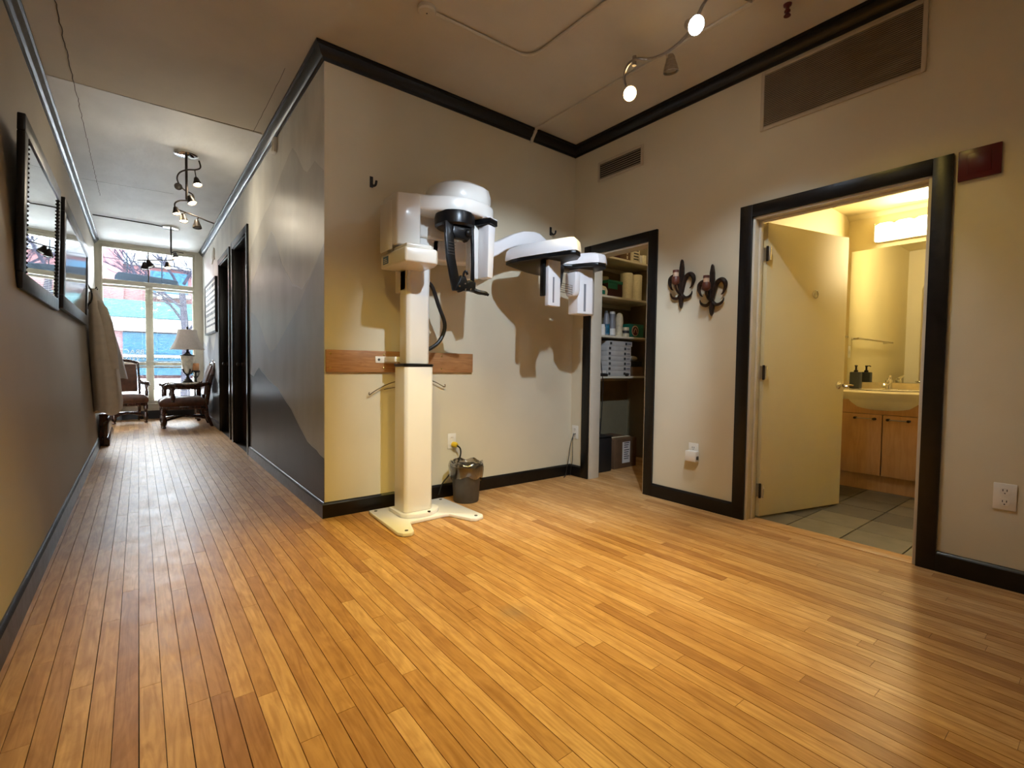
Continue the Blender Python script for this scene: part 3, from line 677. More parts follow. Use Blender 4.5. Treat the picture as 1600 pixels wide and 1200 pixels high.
# closet floor
cb = carton_box('shipping_carton', 'brown shipping carton with a white printed label on the closet floor', 'box', 2.79, 3.14, -.10, .25, 0, .30, 'carton')
MB().box(2.915, 3.035, -.1022, -.1005, .05, .265).obj('paper_label', 'white', cb)
for q in range(8): MB().box(2.94, 3.02-.01*(q % 3), -.1032, -.1022, .25-.022*q-(.006 if q > 2 else 0), .258-.022*q-(.006 if q > 2 else 0)).obj('label_line', 'ink', cb)
MB().box(2.79, 3.14, -.02, .03, .3005, .3015).obj('packing_tape', 'cream', cb)
tb2 = thing('black_bin', 'tall black bin beside the brown shipping carton', 'bin', (2.62, -.05, 0))
MB().prism([(2.525, -.13), (2.72, -.13), (2.72, .05), (2.525, .05)], 'z', .001, .34).obj('bin_body', 'blkm', tb2, bevel=.012)
MB().box(2.52, 2.726, -.136, .056, .341, .352).obj('bin_lid', 'blkm', tb2, bevel=.004)
carton_box('pale_crate', 'pale grey crate behind the black bin', 'crate', 2.56, 2.95, .12, .345, .0, .5, 'slot') if False else None
carton_box('grey_box', 'grey box stacked at the back of the closet floor', 'box', 2.45, 2.78, .08, .34, .0, .50, 'grey')
t = thing('closet_cable', 'thin black cable hanging in the closet', 'cable', (2.62, -.01, .3))
MB().tube(smoothpts([(2.655, -.012, 1.13), (2.68, -.014, .98), (2.70, -.016, .85), (2.69, -.014, .6), (2.675, -.012, .36)], 5), .004, 6).obj('cable', 'cable', t)

# ================================================================== WINDOW
wi = senpty('window_1', ((WX0+WX1)/2, D+.06, WZ0), 'tall street window with transom and white blinds')
F0, F1 = D+.02, D+.085
def wbar(x0, x1, z0, z1, y0=F0, y1=F1, nm='window_frame', mat='winframe', bv=.004): return MB().box(x0, x1, y0, y1, z0, z1).obj(nm, mat, wi, bevel=bv)
wbar(WX0, WX0+.035, WZ0, WZ1); wbar(WX1-.035, WX1, WZ0, WZ1); wbar(WX0+.035, WX1-.035, WZ1-.05, WZ1); wbar(WX0+.035, WX1-.035, WZ0, WZ0+.05)
MXA, MXB = -.855, -.745
wbar(WX0+.035, WX1-.035, 2.335, 2.415, F0-.01, F1); wbar(MXA, MXB, WZ0+.05, 2.335); wbar(WX0+.035, MXA, .945, 1.01); wbar(MXB, WX1-.035, .945, 1.01)
wbar(-.815, -.795, 2.415, WZ1-.05, F0+.02, F0+.04, 'glazing_bar', 'grey', .002)
for (a, b, c, d) in ((WX0+.035, WX1-.035, 2.415, WZ1-.05), (WX0+.035, MXA, 1.01, 2.335), (MXB, WX1-.035, 1.01, 2.335), (WX0+.035, MXA, WZ0+.05, .945), (MXB, WX1-.035, WZ0+.05, .945)):
    MB().box(a, b, D+.055, D+.059, c, d).obj('window_pane', 'glass', wi, smooth=0)
MB().box(WX0-.02, WX1+.02, D-.05, D+.02, WZ0-.03, WZ0).obj('window_sill', 'winframe', wi, bevel=.005)
MB().box(WX0-.02, WX1+.02, D-.012, D, WZ0-.10, WZ0-.03).obj('sill_apron', 'winframe', wi, bevel=.003)
# lettering on the glass, meant to be read from the street
def mirrored(x, z): return Matrix(((-1, 0, 0, x), (0, 0, 1, D+.052), (0, 1, 0, z), (0, 0, 0, 1)))
text_mesh('window_lettering', 'BRACES', .115, 'white', mirrored(-.875, 1.15), wi, align='LEFT')
text_mesh('window_lettering', 'INVISALIGN', .115, 'white', mirrored(-.875, 1.04), wi, align='LEFT')
text_mesh('window_lettering', 'ORTHODONTIC', .085, 'white', mirrored(-.155, 1.075), wi, align='LEFT')
# venetian blinds
for nm, a, b, z0, z1 in (('left', -1.43, -.805, 1.02, 2.31), ('right', -.795, -.15, 1.02, 2.31), ('lower left', -1.43, -.805, .335, .935), ('lower right', -.795, -.15, .335, .935)):
    t = thing('window_blind', 'open white venetian blind in the %s window light' % nm, 'blind', ((a+b)/2, D-.02, z0), group='white venetian blinds')
    MB().box(a, b, D-.03, D+.0, z1-.03, z1).obj('head_rail', 'blind', t, bevel=.002)
    MB().box(a, b, D-.028, D-.004, z0, z0+.014).obj('bottom_rail', 'blind', t, bevel=.002)
    s = MB(); zz = z0+.035
    while zz < z1-.035: s.box(a+.004, b-.004, D-.028, D-.004, zz, zz+.0012); zz += .027
    q = s.obj('slats', 'blind', t, smooth=0); q['kind'] = 'stuff'
    c = MB()
    for xx in (a+.1, b-.1): c.tube([(xx, D-.016, z0+.01), (xx, D-.016, z1-.02)], .0012, 4)
    q = c.obj('ladder_cords', 'blind', t)

# ================================================================== STREET OUTSIDE
struct(MB().box(-30, 30, D+.2, 60, -.5, -.25).obj('street', 'pave', smooth=0), 'pale street outside the window')
bd = thing('brick_building', 'red brick shop building across the street', 'building', (-1.2, 25, -.25))
MB().box(-14, -1.45, 24, 32, -.25, 7.3).obj('wall', 'brickout', bd)
MB().box(-1.45, 12, 24.3, 32, -.25, 5.6).obj('wall', 'brickout', bd)
MB().box(-14.2, -1.3, 23.7, 24, 7.1, 7.5).obj('cornice', 'stone', bd)
MB().box(-1.45, 12.2, 24.0, 24.3, 5.3, 5.8).obj('cornice', 'stone', bd)
MB().box(-14, 12, 23.6, 24, 2.95, 3.7).obj('shop_fascia', 'teal', bd, bevel=.03)
MB().box(-14, 12, 23.7, 24, 2.35, 2.93).obj('shop_sign_band', 'stone', bd)
MB().box(-14, 12, 23.85, 24, -.25, .25).obj('plinth', 'stone', bd)
for k in range(7):
    w = MB().box(-12.6+3.7*k, -9.4+3.7*k, 23.88, 24, .4, 2.3).obj('shop_window', 'navy', bd)
    MB().box(-12.6+3.7*k, -9.4+3.7*k, 23.8, 23.88, 1.2, 1.32).obj('window_bar', 'stone', w)
    w = MB().box(-11.6+3.7*k, -10.2+3.7*k, 23.9, 24.25, 4.1, 5.1).obj('window', 'navy', bd)
    MB().box(-11.7+3.7*k, -10.1+3.7*k, 23.8, 24.2, 3.95, 4.1).obj('window_sill', 'stone', w)
def tree(label, x, y, h, seed):
    t = thing('bare_tree', label, 'tree', (x, y, -.25)); r2 = random.Random(seed)
    m = MB(); m.tube([(x, y, -.26), (x+.05, y, h*.25), (x-.05, y+.05, h*.5)], [.14, .1, .08], 8); m.obj('trunk', 'bark', t)
    tw = MB()
    def br(p, d, l, r, n):
        q = p + d*l; mid = p.lerp(q, .5) + Vector((r2.uniform(-1, 1), r2.uniform(-1, 1), r2.uniform(-.5, .5)))*l*.08
        tw.tube([p, mid, q], [r, r*.8, r*.6], 5, False)
        if n:
            for k in range(3):
                nd = (d + Vector((r2.uniform(-1, 1), r2.uniform(-.8, .8), r2.uniform(-.3, .8)))*.75).normalized()
                br(p.lerp(q, r2.uniform(.4, 1)), nd, l*r2.uniform(.55, .8), r*.58, n-1)
    for k in range(6):
        a = k*PI/3
        br(Vector((x, y, h*(.22+.06*k))), Vector((math.cos(a), math.sin(a)*.6, .8)).normalized(), h*.24, .045, 4)
    q = tw.obj('branches', 'bark', t); q['kind'] = 'stuff'
tree('bare street tree outside the right window light', .15, 14.5, 6.5, 4)
tree('bare street tree further along the pavement', 2.4, 19, 7.5, 9)
sg = thing('hanging_sign_box', 'dark blue grey sign box hung outside below the transom', 'sign', (-.8, 8.2, 2.38))
MB().prism([(-1.31, 2.38), (-1.285, 2.58), (-1.235, 2.65), (-.8, 2.625), (-.38, 2.59), (-.335, 2.57), (-.365, 2.38)], 'y', 8.12, 8.3).obj('sign_body', 'signgrey', sg, bevel=.015)
for xx in (-1.11, -.59): MB().tube([(xx, 8.2, 2.60), (xx, 8.2, 3.07), (xx, D+.131, 3.07)], .009, 6).obj('sign_hanger', 'signgrey', sg)
MB().tube([(-1.75, 8.2, 2.90), (.3, 8.2, 2.84)], .006, 6).obj('sign_rail', 'signgrey', sg)

# ================================================================== PANORAMIC X-RAY MACHINE
xm = thing('dental_xray_machine', 'tall ivory panoramic dental x-ray machine with side arm', 'x-ray machine', (.55, -.35, 0))
bp_ = [(.268, -.085), (.262, -.12), (.243, -.60), (.262, -.64), (.312, -.655), (.338, -.63), (.388, -.475), (.40, -.462), (.655, -.452), (.678, -.462), (.742, -.63), (.772, -.652), (.838, -.636), (.858, -.60), (.84, -.11), (.825, -.085)]
pb = MB().prism(bp_, 'z', .001, .024).obj('base_plate', 'plastic2', xm, bevel=.006)
for xx, yy in ((.30, -.13), (.30, -.605), (.80, -.605), (.80, -.13)): MB().cyl((xx, yy, .024), .011, .003, 12).obj('bolt', 'grey', pb)
col_ = MB().prism([(.372, -.17), (.372, -.36), (.40, -.405), (.45, -.432), (.51, -.442), (.57, -.43), (.62, -.40), (.66, -.355), (.66, -.17)], 'z', .024, .052).obj('base_collar', 'plastic2', xm, bevel=.006)
MB().cyl((.545, -.428, .05), .010, .008, 12).obj('bolt', 'blk', col_)
def rrect(x0, x1, y0, y1, c): return [(x0+c, y0), (x1-c, y0), (x1, y0+c), (x1, y1-c), (x1-c, y1), (x0+c, y1), (x0, y1-c), (x0, y0+c)]
MB().prism(rrect(.392, .598, -.385, -.205, .018), 'z', .052, 1.012).obj('lower_column', 'plastic', xm, bevel=.008)
MB().prism(rrect(.387, .603, -.39, -.20, .02), 'z', 1.012, 1.028).obj('column_ring', 'blk', xm, bevel=.003)
MB().prism(rrect(.415, .582, -.362, -.225, .02), 'z', 1.028, 1.80).obj('upper_column', 'plastic', xm, bevel=.008)
br_ = MB().box(.40, .50, -.20, -.0285, 1.04, 1.075).obj('wall_bracket', 'plate', xm, bevel=.004)
MB().box(.335, .50, -.0285, -.0226, 1.032, 1.078).obj('bracket_tab', 'plate', br_, bevel=.004)
MB().cyl((.36, -.0286, 1.055), .009, .003, 10, (0, -1, 0)).obj('bracket_bolt', 'grey', br_)
# carriage box with control label
cg = MB().prism([(.285, -.60), (.475, -.625), (.50, -.60), (.525, -.52), (.525, -.24), (.285, -.235)], 'z', 1.635, 1.725).obj('carriage_box', 'plastic', xm, bevel=.012, bseg=3)
MB().prism([(.30, -.585), (.455, -.605), (.485, -.575), (.49, -.42), (.30, -.40)], 'z', 1.725, 1.75).obj('carriage_cap', 'plastic', cg, bevel=.008)
lb = MB().box(.2825, .2852, -.375, -.262, 1.652, 1.708).obj('label_plate', 'plate', cg)
MB().box(.2815, .2826, -.362, -.282, 1.657, 1.704).obj('blue_label', 'blue', cg)
for q in range(3): MB().box(.2806, .2816, -.35+.008*q, -.295, 1.665+.011*q, 1.6685+.011*q).obj('label_mark', 'plate', cg)
# support behind, carrying the rotating arm
MB().prism([(.44, -.36), (.585, -.36), (.80, -.33), (.86, -.26), (.80, -.14), (.42, -.14)], 'z', 1.86, 2.135).obj('arm_support', 'plastic', xm, bevel=.02, bseg=3)
MB().prism([(.415, 1.50), (.585, 1.50), (.60, 1.66), (.66, 1.80), (.66, 1.88), (.415, 1.88)], 'y', -.34, -.16).obj('column_head', 'plastic', xm, bevel=.015)
# rotating C arm: tube head block, top arm, overhead cap
MB().loft([[(.275, -.43, z) , (.29, -.475, z), (.43, -.50, z), (.445, -.48, z), (.445, -.30, z), (.42, -.24, z), (.30, -.24, z), (.275, -.27, z)] for z in (1.76, 1.98)] + [[(.285, -.42, 2.075), (.30, -.46, 2.08), (.43, -.49, 2.085), (.445, -.48, 2.085), (.445, -.30, 2.085), (.42, -.25, 2.085), (.30, -.25, 2.08), (.285, -.28, 2.075)]]).obj('tube_head', 'plastic', xm, bevel=.012, bseg=3)
MB().prism([(.2605, -.41), (.2755, -.44), (.2755, -.26), (.2605, -.28)], 'z', 1.73, 2.03).obj('tube_head_cover', 'plastic', xm, bevel=.006)
top = [(.40, -.475), (.50, -.51), (.58, -.575), (.66, -.612), (.75, -.62), (.85, -.60), (.93, -.565), (.968, -.53), (.975, -.47), (.94, -.40), (.82, -.30), (.66, -.24), (.40, -.24)]
MB().prism(top, 'z', 1.995, 2.092).obj('rotating_arm', 'plastic', xm, bevel=.018, bseg=3)
cap = [(.60, -.38), (.64, -.46), (.70, -.51), (.79, -.535), (.90, -.525), (.97, -.49), (.99, -.44), (.97, -.36), (.88, -.24), (.76, -.17), (.62, -.18), (.59, -.28)]
MB().loft([[(x*.98+.016, y*.98-.007, 2.118) for x, y in cap], [(x, y, 2.13) for x, y in cap], [(x, y, 2.175) for x, y in cap], [(.79+(x-.79)*.93, -.36+(y+.36)*.93, 2.225) for x, y in cap], [(.79+(x-.79)*.70, -.36+(y+.36)*.70, 2.25) for x, y in cap], [(.79+(x-.79)*.3, -.36+(y+.36)*.3, 2.256) for x, y in cap]]).obj('overhead_cap', 'plastic', xm, smooth=40)
MB().cyl((.78, -.38, 2.085), .13, .04, 24).obj('arm_bearing', 'grey', xm)
# black patient holder hanging under the arm
ph = MB().lathe([(.115, 0), (.13, .012), (.132, .06), (.125, .09)], (.68, -.50, 1.912), 28).obj('patient_holder', 'blk', xm)
def strap(pts, wd, th, nm, mat='blk'):
    m = MB(); rings = []
    for (x, y, z), w in zip(pts, wd):
        rings.append([(x-w/2, y-th, z), (x+w/2, y-th, z), (x+w/2, y+th, z), (x-w/2, y+th, z)])
    return m.loft(rings).obj(nm, mat, ph, bevel=.004)
strap([(.595, -.57, 1.93), (.592, -.58, 1.82), (.60, -.585, 1.70), (.625, -.585, 1.59), (.655, -.58, 1.50)], [.062, .06, .06, .062, .07], .012, 'temple_arm')
strap([(.765, -.57, 1.94), (.766, -.58, 1.82), (.766, -.585, 1.68), (.765, -.585, 1.52)], [.02, .014, .014, .02], .014, 'temple_arm')
for q in range(5): MB().box(.572+.002*q, .622+.002*q, -.5985, -.597, 1.722+.018*q, 1.7245+.018*q).obj('arm_rib', 'grey', ph)
MB().prism([(.615, 1.905), (.755, 1.915), (.755, 1.86), (.72, 1.815), (.705, 1.83), (.625, 1.828), (.61, 1.86)], 'y', -.595, -.545).obj('forehead_rest', 'blk', ph, bevel=.008)
MB().sphere((.72, -.60, 1.872), .024, 14, (1, .8, 1)).obj('adjust_knob', 'blk', ph)
MB().prism([(.62, 1.495), (.655, 1.50), (.665, 1.488), (.69, 1.50), (.745, 1.505), (.78, 1.50), (.78, 1.565), (.735, 1.575), (.72, 1.56), (.70, 1.60), (.685, 1.585), (.67, 1.60), (.655, 1.56)], 'y', -.605, -.565).obj('chin_rest', 'blk', ph, bevel=.006)
MB().tube(smoothpts([(.694, -.59, 1.57), (.69, -.60, 1.61), (.70, -.61, 1.625), (.712, -.61, 1.605)], 4), .008, 8).obj('bite_rod', 'blk', ph)
MB().tube(smoothpts([(.76, -.585, 1.52), (.80, -.60, 1.505), (.85, -.61, 1.50), (.875, -.61, 1.492)], 4), [.016]*6+[.014]*4+[.010]*3, 8).obj('handle', 'blk', ph)
for q in ((.695, 1.545), (.74, 1.515), (.655, 1.525), (.70, 1.51)): MB().sphere((q[0], -.607, q[1]), .006, 8).obj('steel_screw', 'chrome', ph)
# sensor column on the right of the arm
sc = MB().loft([[(.855, -.63, 1.605), (.918, -.60, 1.605), (.905, -.50, 1.605), (.845, -.53, 1.605)], [(.86, -.63, 1.95), (.936, -.60, 1.95), (.92, -.50, 1.95), (.845, -.53, 1.95)]]).obj('sensor_column', 'plastic2', xm, bevel=.006)
MB().prism([(.80, -.50), (.86, -.645), (.945, -.61), (.945, -.55), (.90, -.48)], 'z', 1.952, 1.99).obj('sensor_clamp', 'blk', xm, bevel=.004)
MB().prism([(.838, -.635), (.952, -.60), (.94, -.52), (.84, -.52)], 'z', 1.9895, 2.0).obj('sensor_top', 'plastic2', xm, bevel=.003)
MB().prism([(.775, -.52), (.79, -.54), (.85, -.53), (.85, -.47), (.79, -.46)], 'z', 1.60, 1.955).obj('sensor_shield', 'plastic', xm, bevel=.008)
# cephalometric side arm
MB().prism([(.60, 1.755), (.64, 1.735), (.74, 1.73), (1.0, 1.76), (1.157, 1.845), (1.23, 1.895), (1.31, 1.93), (1.40, 1.955), (1.60, 1.965), (1.66, 1.99), (1.645, 2.03), (1.56, 2.075), (1.50, 2.08), (1.40, 2.065), (1.307, 2.03), (1.157, 1.948), (1.0, 1.90), (.80, 1.885), (.66, 1.885), (.60, 1.86)], 'y', -.34, -.20).obj('side_arm', 'plastic2', xm, bevel=.014, bseg=3)
PL = [(1.203, -.355), (1.192, -.44), (1.197, -.54), (1.25, -.74), (1.315, -.935), (1.345, -.96), (1.42, -.925), (1.478, -.84), (1.47, -.76), (1.50, -.66), (1.60, -.50), (1.70, -.27), (1.70, -.22), (1.66, -.205), (1.50, -.235)]
ch = MB().loft([[(x, y, 1.80) for x, y in PL], [(x, y, 1.822) for x, y in PL], [(1.42+(x-1.42)*.97, -.55+(y+.55)*.97, 1.87) for x, y in PL], [(1.42+(x-1.42)*.86, -.55+(y+.55)*.9, 1.895) for x, y in PL]]).obj('side_head', 'plastic2', xm, smooth=40)
MB().prism([(1.42+(x-1.42)*.985, -.55+(y+.55)*.985) for x, y in PL], 'z', 1.772, 1.80).obj('side_head_underside', 'blk', ch, bevel=.005)
PR = [(1.55, -.56), (1.64, -.62), (1.70, -.76), (1.735, -.80), (1.80, -.808), (1.86, -.77), (1.90, -.70), (1.915, -.60), (1.89, -.48), (1.82, -.44), (1.70, -.42), (1.58, -.45)]
c2 = MB().loft([[(x, y, 1.80) for x, y in PR], [(x, y, 1.822) for x, y in PR], [(1.74+(x-1.74)*.96, -.6+(y+.6)*.96, 1.862) for x, y in PR], [(1.74+(x-1.74)*.8, -.6+(y+.6)*.8, 1.878) for x, y in PR]]).obj('side_detector_head', 'plastic2', xm, smooth=40)
MB().prism([(1.74+(x-1.74)*.985, -.6+(y+.6)*.985) for x, y in PR], 'z', 1.775, 1.80).obj('detector_underside', 'blk', c2, bevel=.005)
MB().prism([(1.50, 1.83), (1.66, 1.83), (1.66, 2.0), (1.55, 1.97)], 'y', -.33, -.21).obj('side_head_mount', 'plastic2', xm, bevel=.008)
pd = MB().box(1.312, 1.428, -.72, -.68, 1.452, 1.775).obj('ear_paddle', 'plastic2', ch, bevel=.006)
MB().box(1.352, 1.366, -.7215, -.7195, 1.475, 1.655).obj('paddle_slot', 'slot', pd, bevel=.0005)
MB().box(1.283, 1.305, -.70, -.66, 1.52, 1.775).obj('holder_bar', 'blk', ch, bevel=.004)
MB().loft([[(1.44, -.64, 1.775), (1.56, -.62, 1.775), (1.56, -.58, 1.775), (1.44, -.60, 1.775)], [(1.46, -.64, 1.65), (1.54, -.62, 1.65), (1.54, -.58, 1.65), (1.46, -.60, 1.65)], [(1.47, -.62, 1.50), (1.50, -.61, 1.50), (1.50, -.59, 1.50), (1.47, -.60, 1.50)]]).obj('nose_rest', 'blk', ch, bevel=.004)
for q in range(5): MB().tube([(1.43, -.68, 1.57+.016*q), (1.64, -.63, 1.572+.016*q)], .0022, 6).obj('ear_rod', 'steel', ch)
MB().prism([(-.66, 1.60), (-.64, 1.56), (-.57, 1.56), (-.55, 1.60), (-.55, 1.74), (-.66, 1.74)], 'x', 1.635, 1.69).obj('rod_guide', 'plastic2', c2, bevel=.008)
p2 = MB().prism([(1.695, -.63), (1.82, -.665), (1.89, -.62), (1.88, -.52), (1.70, -.52)], 'z', 1.432, 1.775).obj('detector_panel', 'plastic2', c2, bevel=.008)
MB().prism([(1.745, -.6455), (1.763, -.6505), (1.763, -.645), (1.745, -.64)], 'z', 1.45, 1.66).obj('panel_slot', 'slot', p2)
MB().tube(smoothpts([(.57, -.22, 1.60), (.67, -.20, 1.585), (.74, -.19, 1.44), (.79, -.19, 1.31), (.75, -.19, 1.20), (.66, -.20, 1.135), (.57, -.22, 1.12)], 6), .014, 10).obj('power_hose', 'cable', xm)

# ================================================================== THINGS ON THE FAR WALL
wb_ = thing('wood_mounting_board', 'horizontal wooden board screwed to the wall behind the machine', 'board', (.57, -.01, .97))
MB().box(.004, 1.144, -.022, -.0005, .967, 1.115).obj('plank', 'cwood', wb_, bevel=.003)
for xx in (.03, .40, .86):
    for zz in (.995, 1.09): MB().lathe([(.008, 0), (.008, .002), (.004, .004)], (xx, -.022, zz), 10, (0, -1, 0)).obj('screw', 'brass', wb_)
hg = thing('wire_hanger', 'thin wire hanger hung on the wall behind the column', 'hanger', (.6, -.03, .8))
MB().tube(smoothpts([(.291, -.03, .83), (.293, -.03, .811), (.34, -.03, .842), (.43, -.03, .885), (.523, -.03, .91), (.60, -.03, .925), (.70, -.03, .918), (.797, -.03, .897), (.88, -.03, .858), (.886, -.03, .878)], 5), .0035, 6).obj('hanger_wire', 'steel', hg)
MB().tube(smoothpts([(.40, -.025, .845), (.5, -.025, .862), (.6, -.025, .87), (.7, -.025, .86)], 5), .003, 6).obj('hanger_bar', 'steel', hg)
MB().tube(smoothpts([(.60, -.028, .925), (.602, -.03, .95), (.59, -.03, .965), (.58, -.026, .958)], 5), .003, 6).obj('hanger_hook', 'steel', hg)
for xx, zz, lb in ((.313, 2.268, 'small black wall hook left of the machine head'), (1.973, 2.234, 'small black wall hook above the side arm')):
    t = thing('wall_hook', lb, 'hook', (xx, 0, zz))
    MB().box(xx-.012, xx+.012, -.006, -.0005, zz-.035, zz+.04).obj('hook_plate', 'blkm', t, bevel=.003)
    MB().tube(smoothpts([(xx, -.004, zz-.005), (xx+.005, -.03, zz-.03), (xx+.012, -.05, zz-.025), (xx+.016, -.052, zz+.0)], 4), .008, 8).obj('hook_prong', 'blkm', t)
def outlet_y(name, label, x, z, y=0., slots=True):
    t = thing(name, label, 'outlet', (x, y, z))
    MB().box(x-.037, x+.037, y-.006, y-.0005, z-.06, z+.06).obj('cover_plate', 'plate', t, bevel=.003)
    for dz in (-.025, .025):
        s = MB().lathe([(.017, 0), (.017, .002)], (x, y-.006, z+dz), 14, (0, -1, 0)).obj('socket_face', 'plate', t)
        for dx in (-.006, .006): MB().box(x+dx-.0013, x+dx+.0013, y-.0088, y-.008, z+dz-.002, z+dz+.008).obj('socket_slot', 'ink', s)
    return t
def outlet_x(name, label, y, z, x=W, plug=False):
    t = thing(name, label, 'outlet', (x, y, z))
    MB().box(x-.006, x-.0005, y-.04, y+.04, z-.063, z+.063).obj('cover_plate', 'plate', t, bevel=.003)
    for dz in (-.026, .026):
        s = MB().lathe([(.018, 0), (.018, .002)], (x-.006, y, z+dz), 16, (-1, 0, 0)).obj('socket_face', 'plate', t)
        for dy in (-.007, .007): MB().box(x-.0088, x-.008, y+dy-.0016, y+dy+.0016, z+dz, z+dz+.010).obj('socket_slot', 'ink', s)
        MB().cyl((x-.008, y, z+dz-.009), .0028, .0008, 8, (-1, 0, 0)).obj('socket_slot', 'ink', s)
    return t
outlet_y('wall_outlet', 'white wall outlet with a yellow plug above the waste bin', .967, .43)
pg = thing('yellow_plug_cord', 'black cord with yellow plug running down from the outlet', 'cord', (.97, -.03, .2))
MB().lathe([(.02, 0), (.022, .01), (.022, .03), (.014, .045)], (.975, -.0093, .405), 14, (.25, -1, -.1)).obj('plug', 'yellow', pg)
MB().tube(smoothpts([(.985, -.05, .40), (1.01, -.06, .375), (1.012, -.06, .32), (.98, -.05, .24), (.92, -.04, .17), (.87, -.03, .11), (.84, -.03, .03)], 6), .006, 8).obj('cord', 'cable', pg)
wbn = thing('waste_bin', 'small grey waste bin with a clear plastic liner', 'waste bin', (.985, -.19, 0))
cx_, cy_ = .985, -.19
MB().lathe([(.092, .001), (.095, .006), (.112, .265), (.116, .27), (.112, .272), (.108, .266), (.090, .012)], (cx_, cy_, 0), 28).obj('bin_body', 'grey', wbn)
rings = []; r3 = random.Random(5)
for k, (r, z) in enumerate([(.118, .165), (.124, .20), (.128, .24), (.130, .275), (.127, .295), (.115, .30), (.105, .27), (.098, .20), (.09, .09)]):
    ring = []
    for i in range(40):
        a = 2*PI*i/40; cr = 1 + (.03*math.sin(7*a+k*.4) + .02*math.sin(13*a+1.7*k))*(1 if k < 6 else .5)
        dz = (.035*math.cos(a+2.2)+.012*math.sin(5*a)) if k == 0 else .010*math.sin(6*a+k)*(1 if k < 6 else 0)
        ring.append((cx_+r*cr*math.cos(a), cy_+r*cr*math.sin(a), z+dz))
    rings.append(ring)
MB().loft(rings, False).obj('bin_liner', 'liner', wbn, smooth=60)
outlet_x('corner_outlet', 'white outlet with thin cords in the corner by the closet', -.062, .41)
cc = thing('power_cable', 'longer thin black cable hanging from the corner outlet', 'cable', (W-.1, -.09, .01), group='cables hanging from the corner outlet')
MB().tube(smoothpts([(W-.011, -.075, .40), (W-.05, -.085, .385), (W-.09, -.09, .30), (W-.11, -.09, .18), (W-.14, -.085, .03), (W-.16, -.08, .006)], 6), .0035, 6).obj('sheath', 'cable', cc)
cc = thing('power_cable', 'shorter thin black cable hanging from the corner outlet', 'cable', (W-.05, -.06, .01), group='cables hanging from the corner outlet')
MB().tube(smoothpts([(W-.011, -.05, .40), (W-.04, -.07, .36), (W-.05, -.08, .25), (W-.04, -.07, .15), (W-.05, -.06, .06), (W-.06, -.06, .006)], 6), .003, 6).obj('sheath', 'cable', cc)

# ================================================================== THINGS ON THE RIGHT WALL
def vent(name, label, y0, y1, z0, z1, n, th):
    t = thing(name, label, 'vent', (W, (y0+y1)/2, z0)); f = .022
    MB().box(W-.004, W-.0005, y0, y1, z0, z1).obj('vent_back', 'ventdark', t)
    MB().box(W-.012, W-.001, y0-f, y0, z0-f, z1+f).obj('frame_side', 'vframe', t, bevel=.003); MB().box(W-.012, W-.001, y1, y1+f, z0-f, z1+f).obj('frame_side', 'vframe', t, bevel=.003)
    MB().box(W-.012, W-.001, y0, y1, z0-f, z0).obj('frame_rail', 'vframe', t, bevel=.003); MB().box(W-.012, W-.001, y0, y1, z1, z1+f).obj('frame_rail', 'vframe', t, bevel=.003)
    p = (z1-z0)/n
    for k in range(n):
        zc_ = z0+p*(k+.5)
        MB().prism([(W-.012, zc_-th), (W-.010, zc_-th-.002), (W-.0045, zc_+th-.002), (W-.0065, zc_+th)], 'y', y0+.001, y1-.001).obj('vent_slat', 'vent', t, smooth=0)
vent('wall_vent', 'small slatted wall vent near the room corner', -.748, -.311, 2.676, 2.803, 7, .004)
vent('return_air_grille', 'large finely slatted return air grille below the crown', -2.516, -1.719, 2.595, 2.925, 30, .0035)
def sconce(label, y, z):
    t = thing('candle_sconce', label, 'sconce', (W, y, z-.18), group='pair of fleur-de-lis candle sconces'); x = W-.02
    sp = [(0, .185), (.008, .17), (.0165, .12), (.0175, .06), (.012, .0), (.014, -.05), (.010, -.075), (.014, -.09), (.016, -.125), (.010, -.16), (0, -.185)]
    pts = [(y+a, z+b) for a, b in sp] + [(y-a, z+b) for a, b in sp[1:-1][::-1]]
    MB().prism(pts, 'x', W-.032, W-.004).obj('center_leaf', 'rust', t, bevel=.006)
    for s in (-1, 1):
        up = smoothpts([(x, y+s*.010, z-.06), (x, y+s*.018, z-.01), (x, y+s*.035, z+.045), (x, y+s*.065, z+.065), (x, y+s*.092, z+.05), (x, y+s*.100, z+.015), (x, y+s*.085, z-.025), (x, y+s*.068, z-.038)], 5)
        n = len(up); MB().tube(up, [.007+.0105*math.sin(PI*min(1, .12+.75*i/n)) if i < n*.6 else max(.0015, .0165*(1-(i/n-.6)/.42)) for i in range(n)], 8).obj('upper_petal', 'rust', t)
        lo = smoothpts([(x, y+s*.008, z-.085), (x, y+s*.035, z-.105), (x, y+s*.065, z-.10), (x, y+s*.084, z-.082), (x, y+s*.09, z-.06)], 5)
        n = len(lo); MB().tube(lo, [.013*(1-.9*(i/n)**2) for i in range(n)], 8).obj('lower_petal', 'rust', t)
    MB().tube(smoothpts([(x, y, z-.085), (x-.05, y+.0, z-.06), (x-.075, y, z-.03), (x-.075, y, z-.01)], 4), .008, 8).obj('candle_arm', 'rust', t)
    c = MB().lathe([(.012, 0), (.026, .012), (.03, .02), (.03, .045), (.026, .06)], (x-.075, y, z-.015), 16).obj('candle_cup', 'cork', t)
    MB().lathe([(.020, .0), (.020, .03)], (x-.075, y, z+.045), 16).obj('candle_band', 'wick', c)
    MB().lathe([(.022, .0), (.022, .018), (.0, .02)], (x-.075, y, z+.075), 16).obj('candle_top', 'cork', c)
sconce('iron fleur-de-lis candle sconce nearer the closet', -1.157, 1.653)
sconce('iron fleur-de-lis candle sconce nearer the bathroom door', -1.401, 1.58)
outlet_x('wall_outlet', 'white outlet below the sconces holding a white adapter', -1.283, .41)
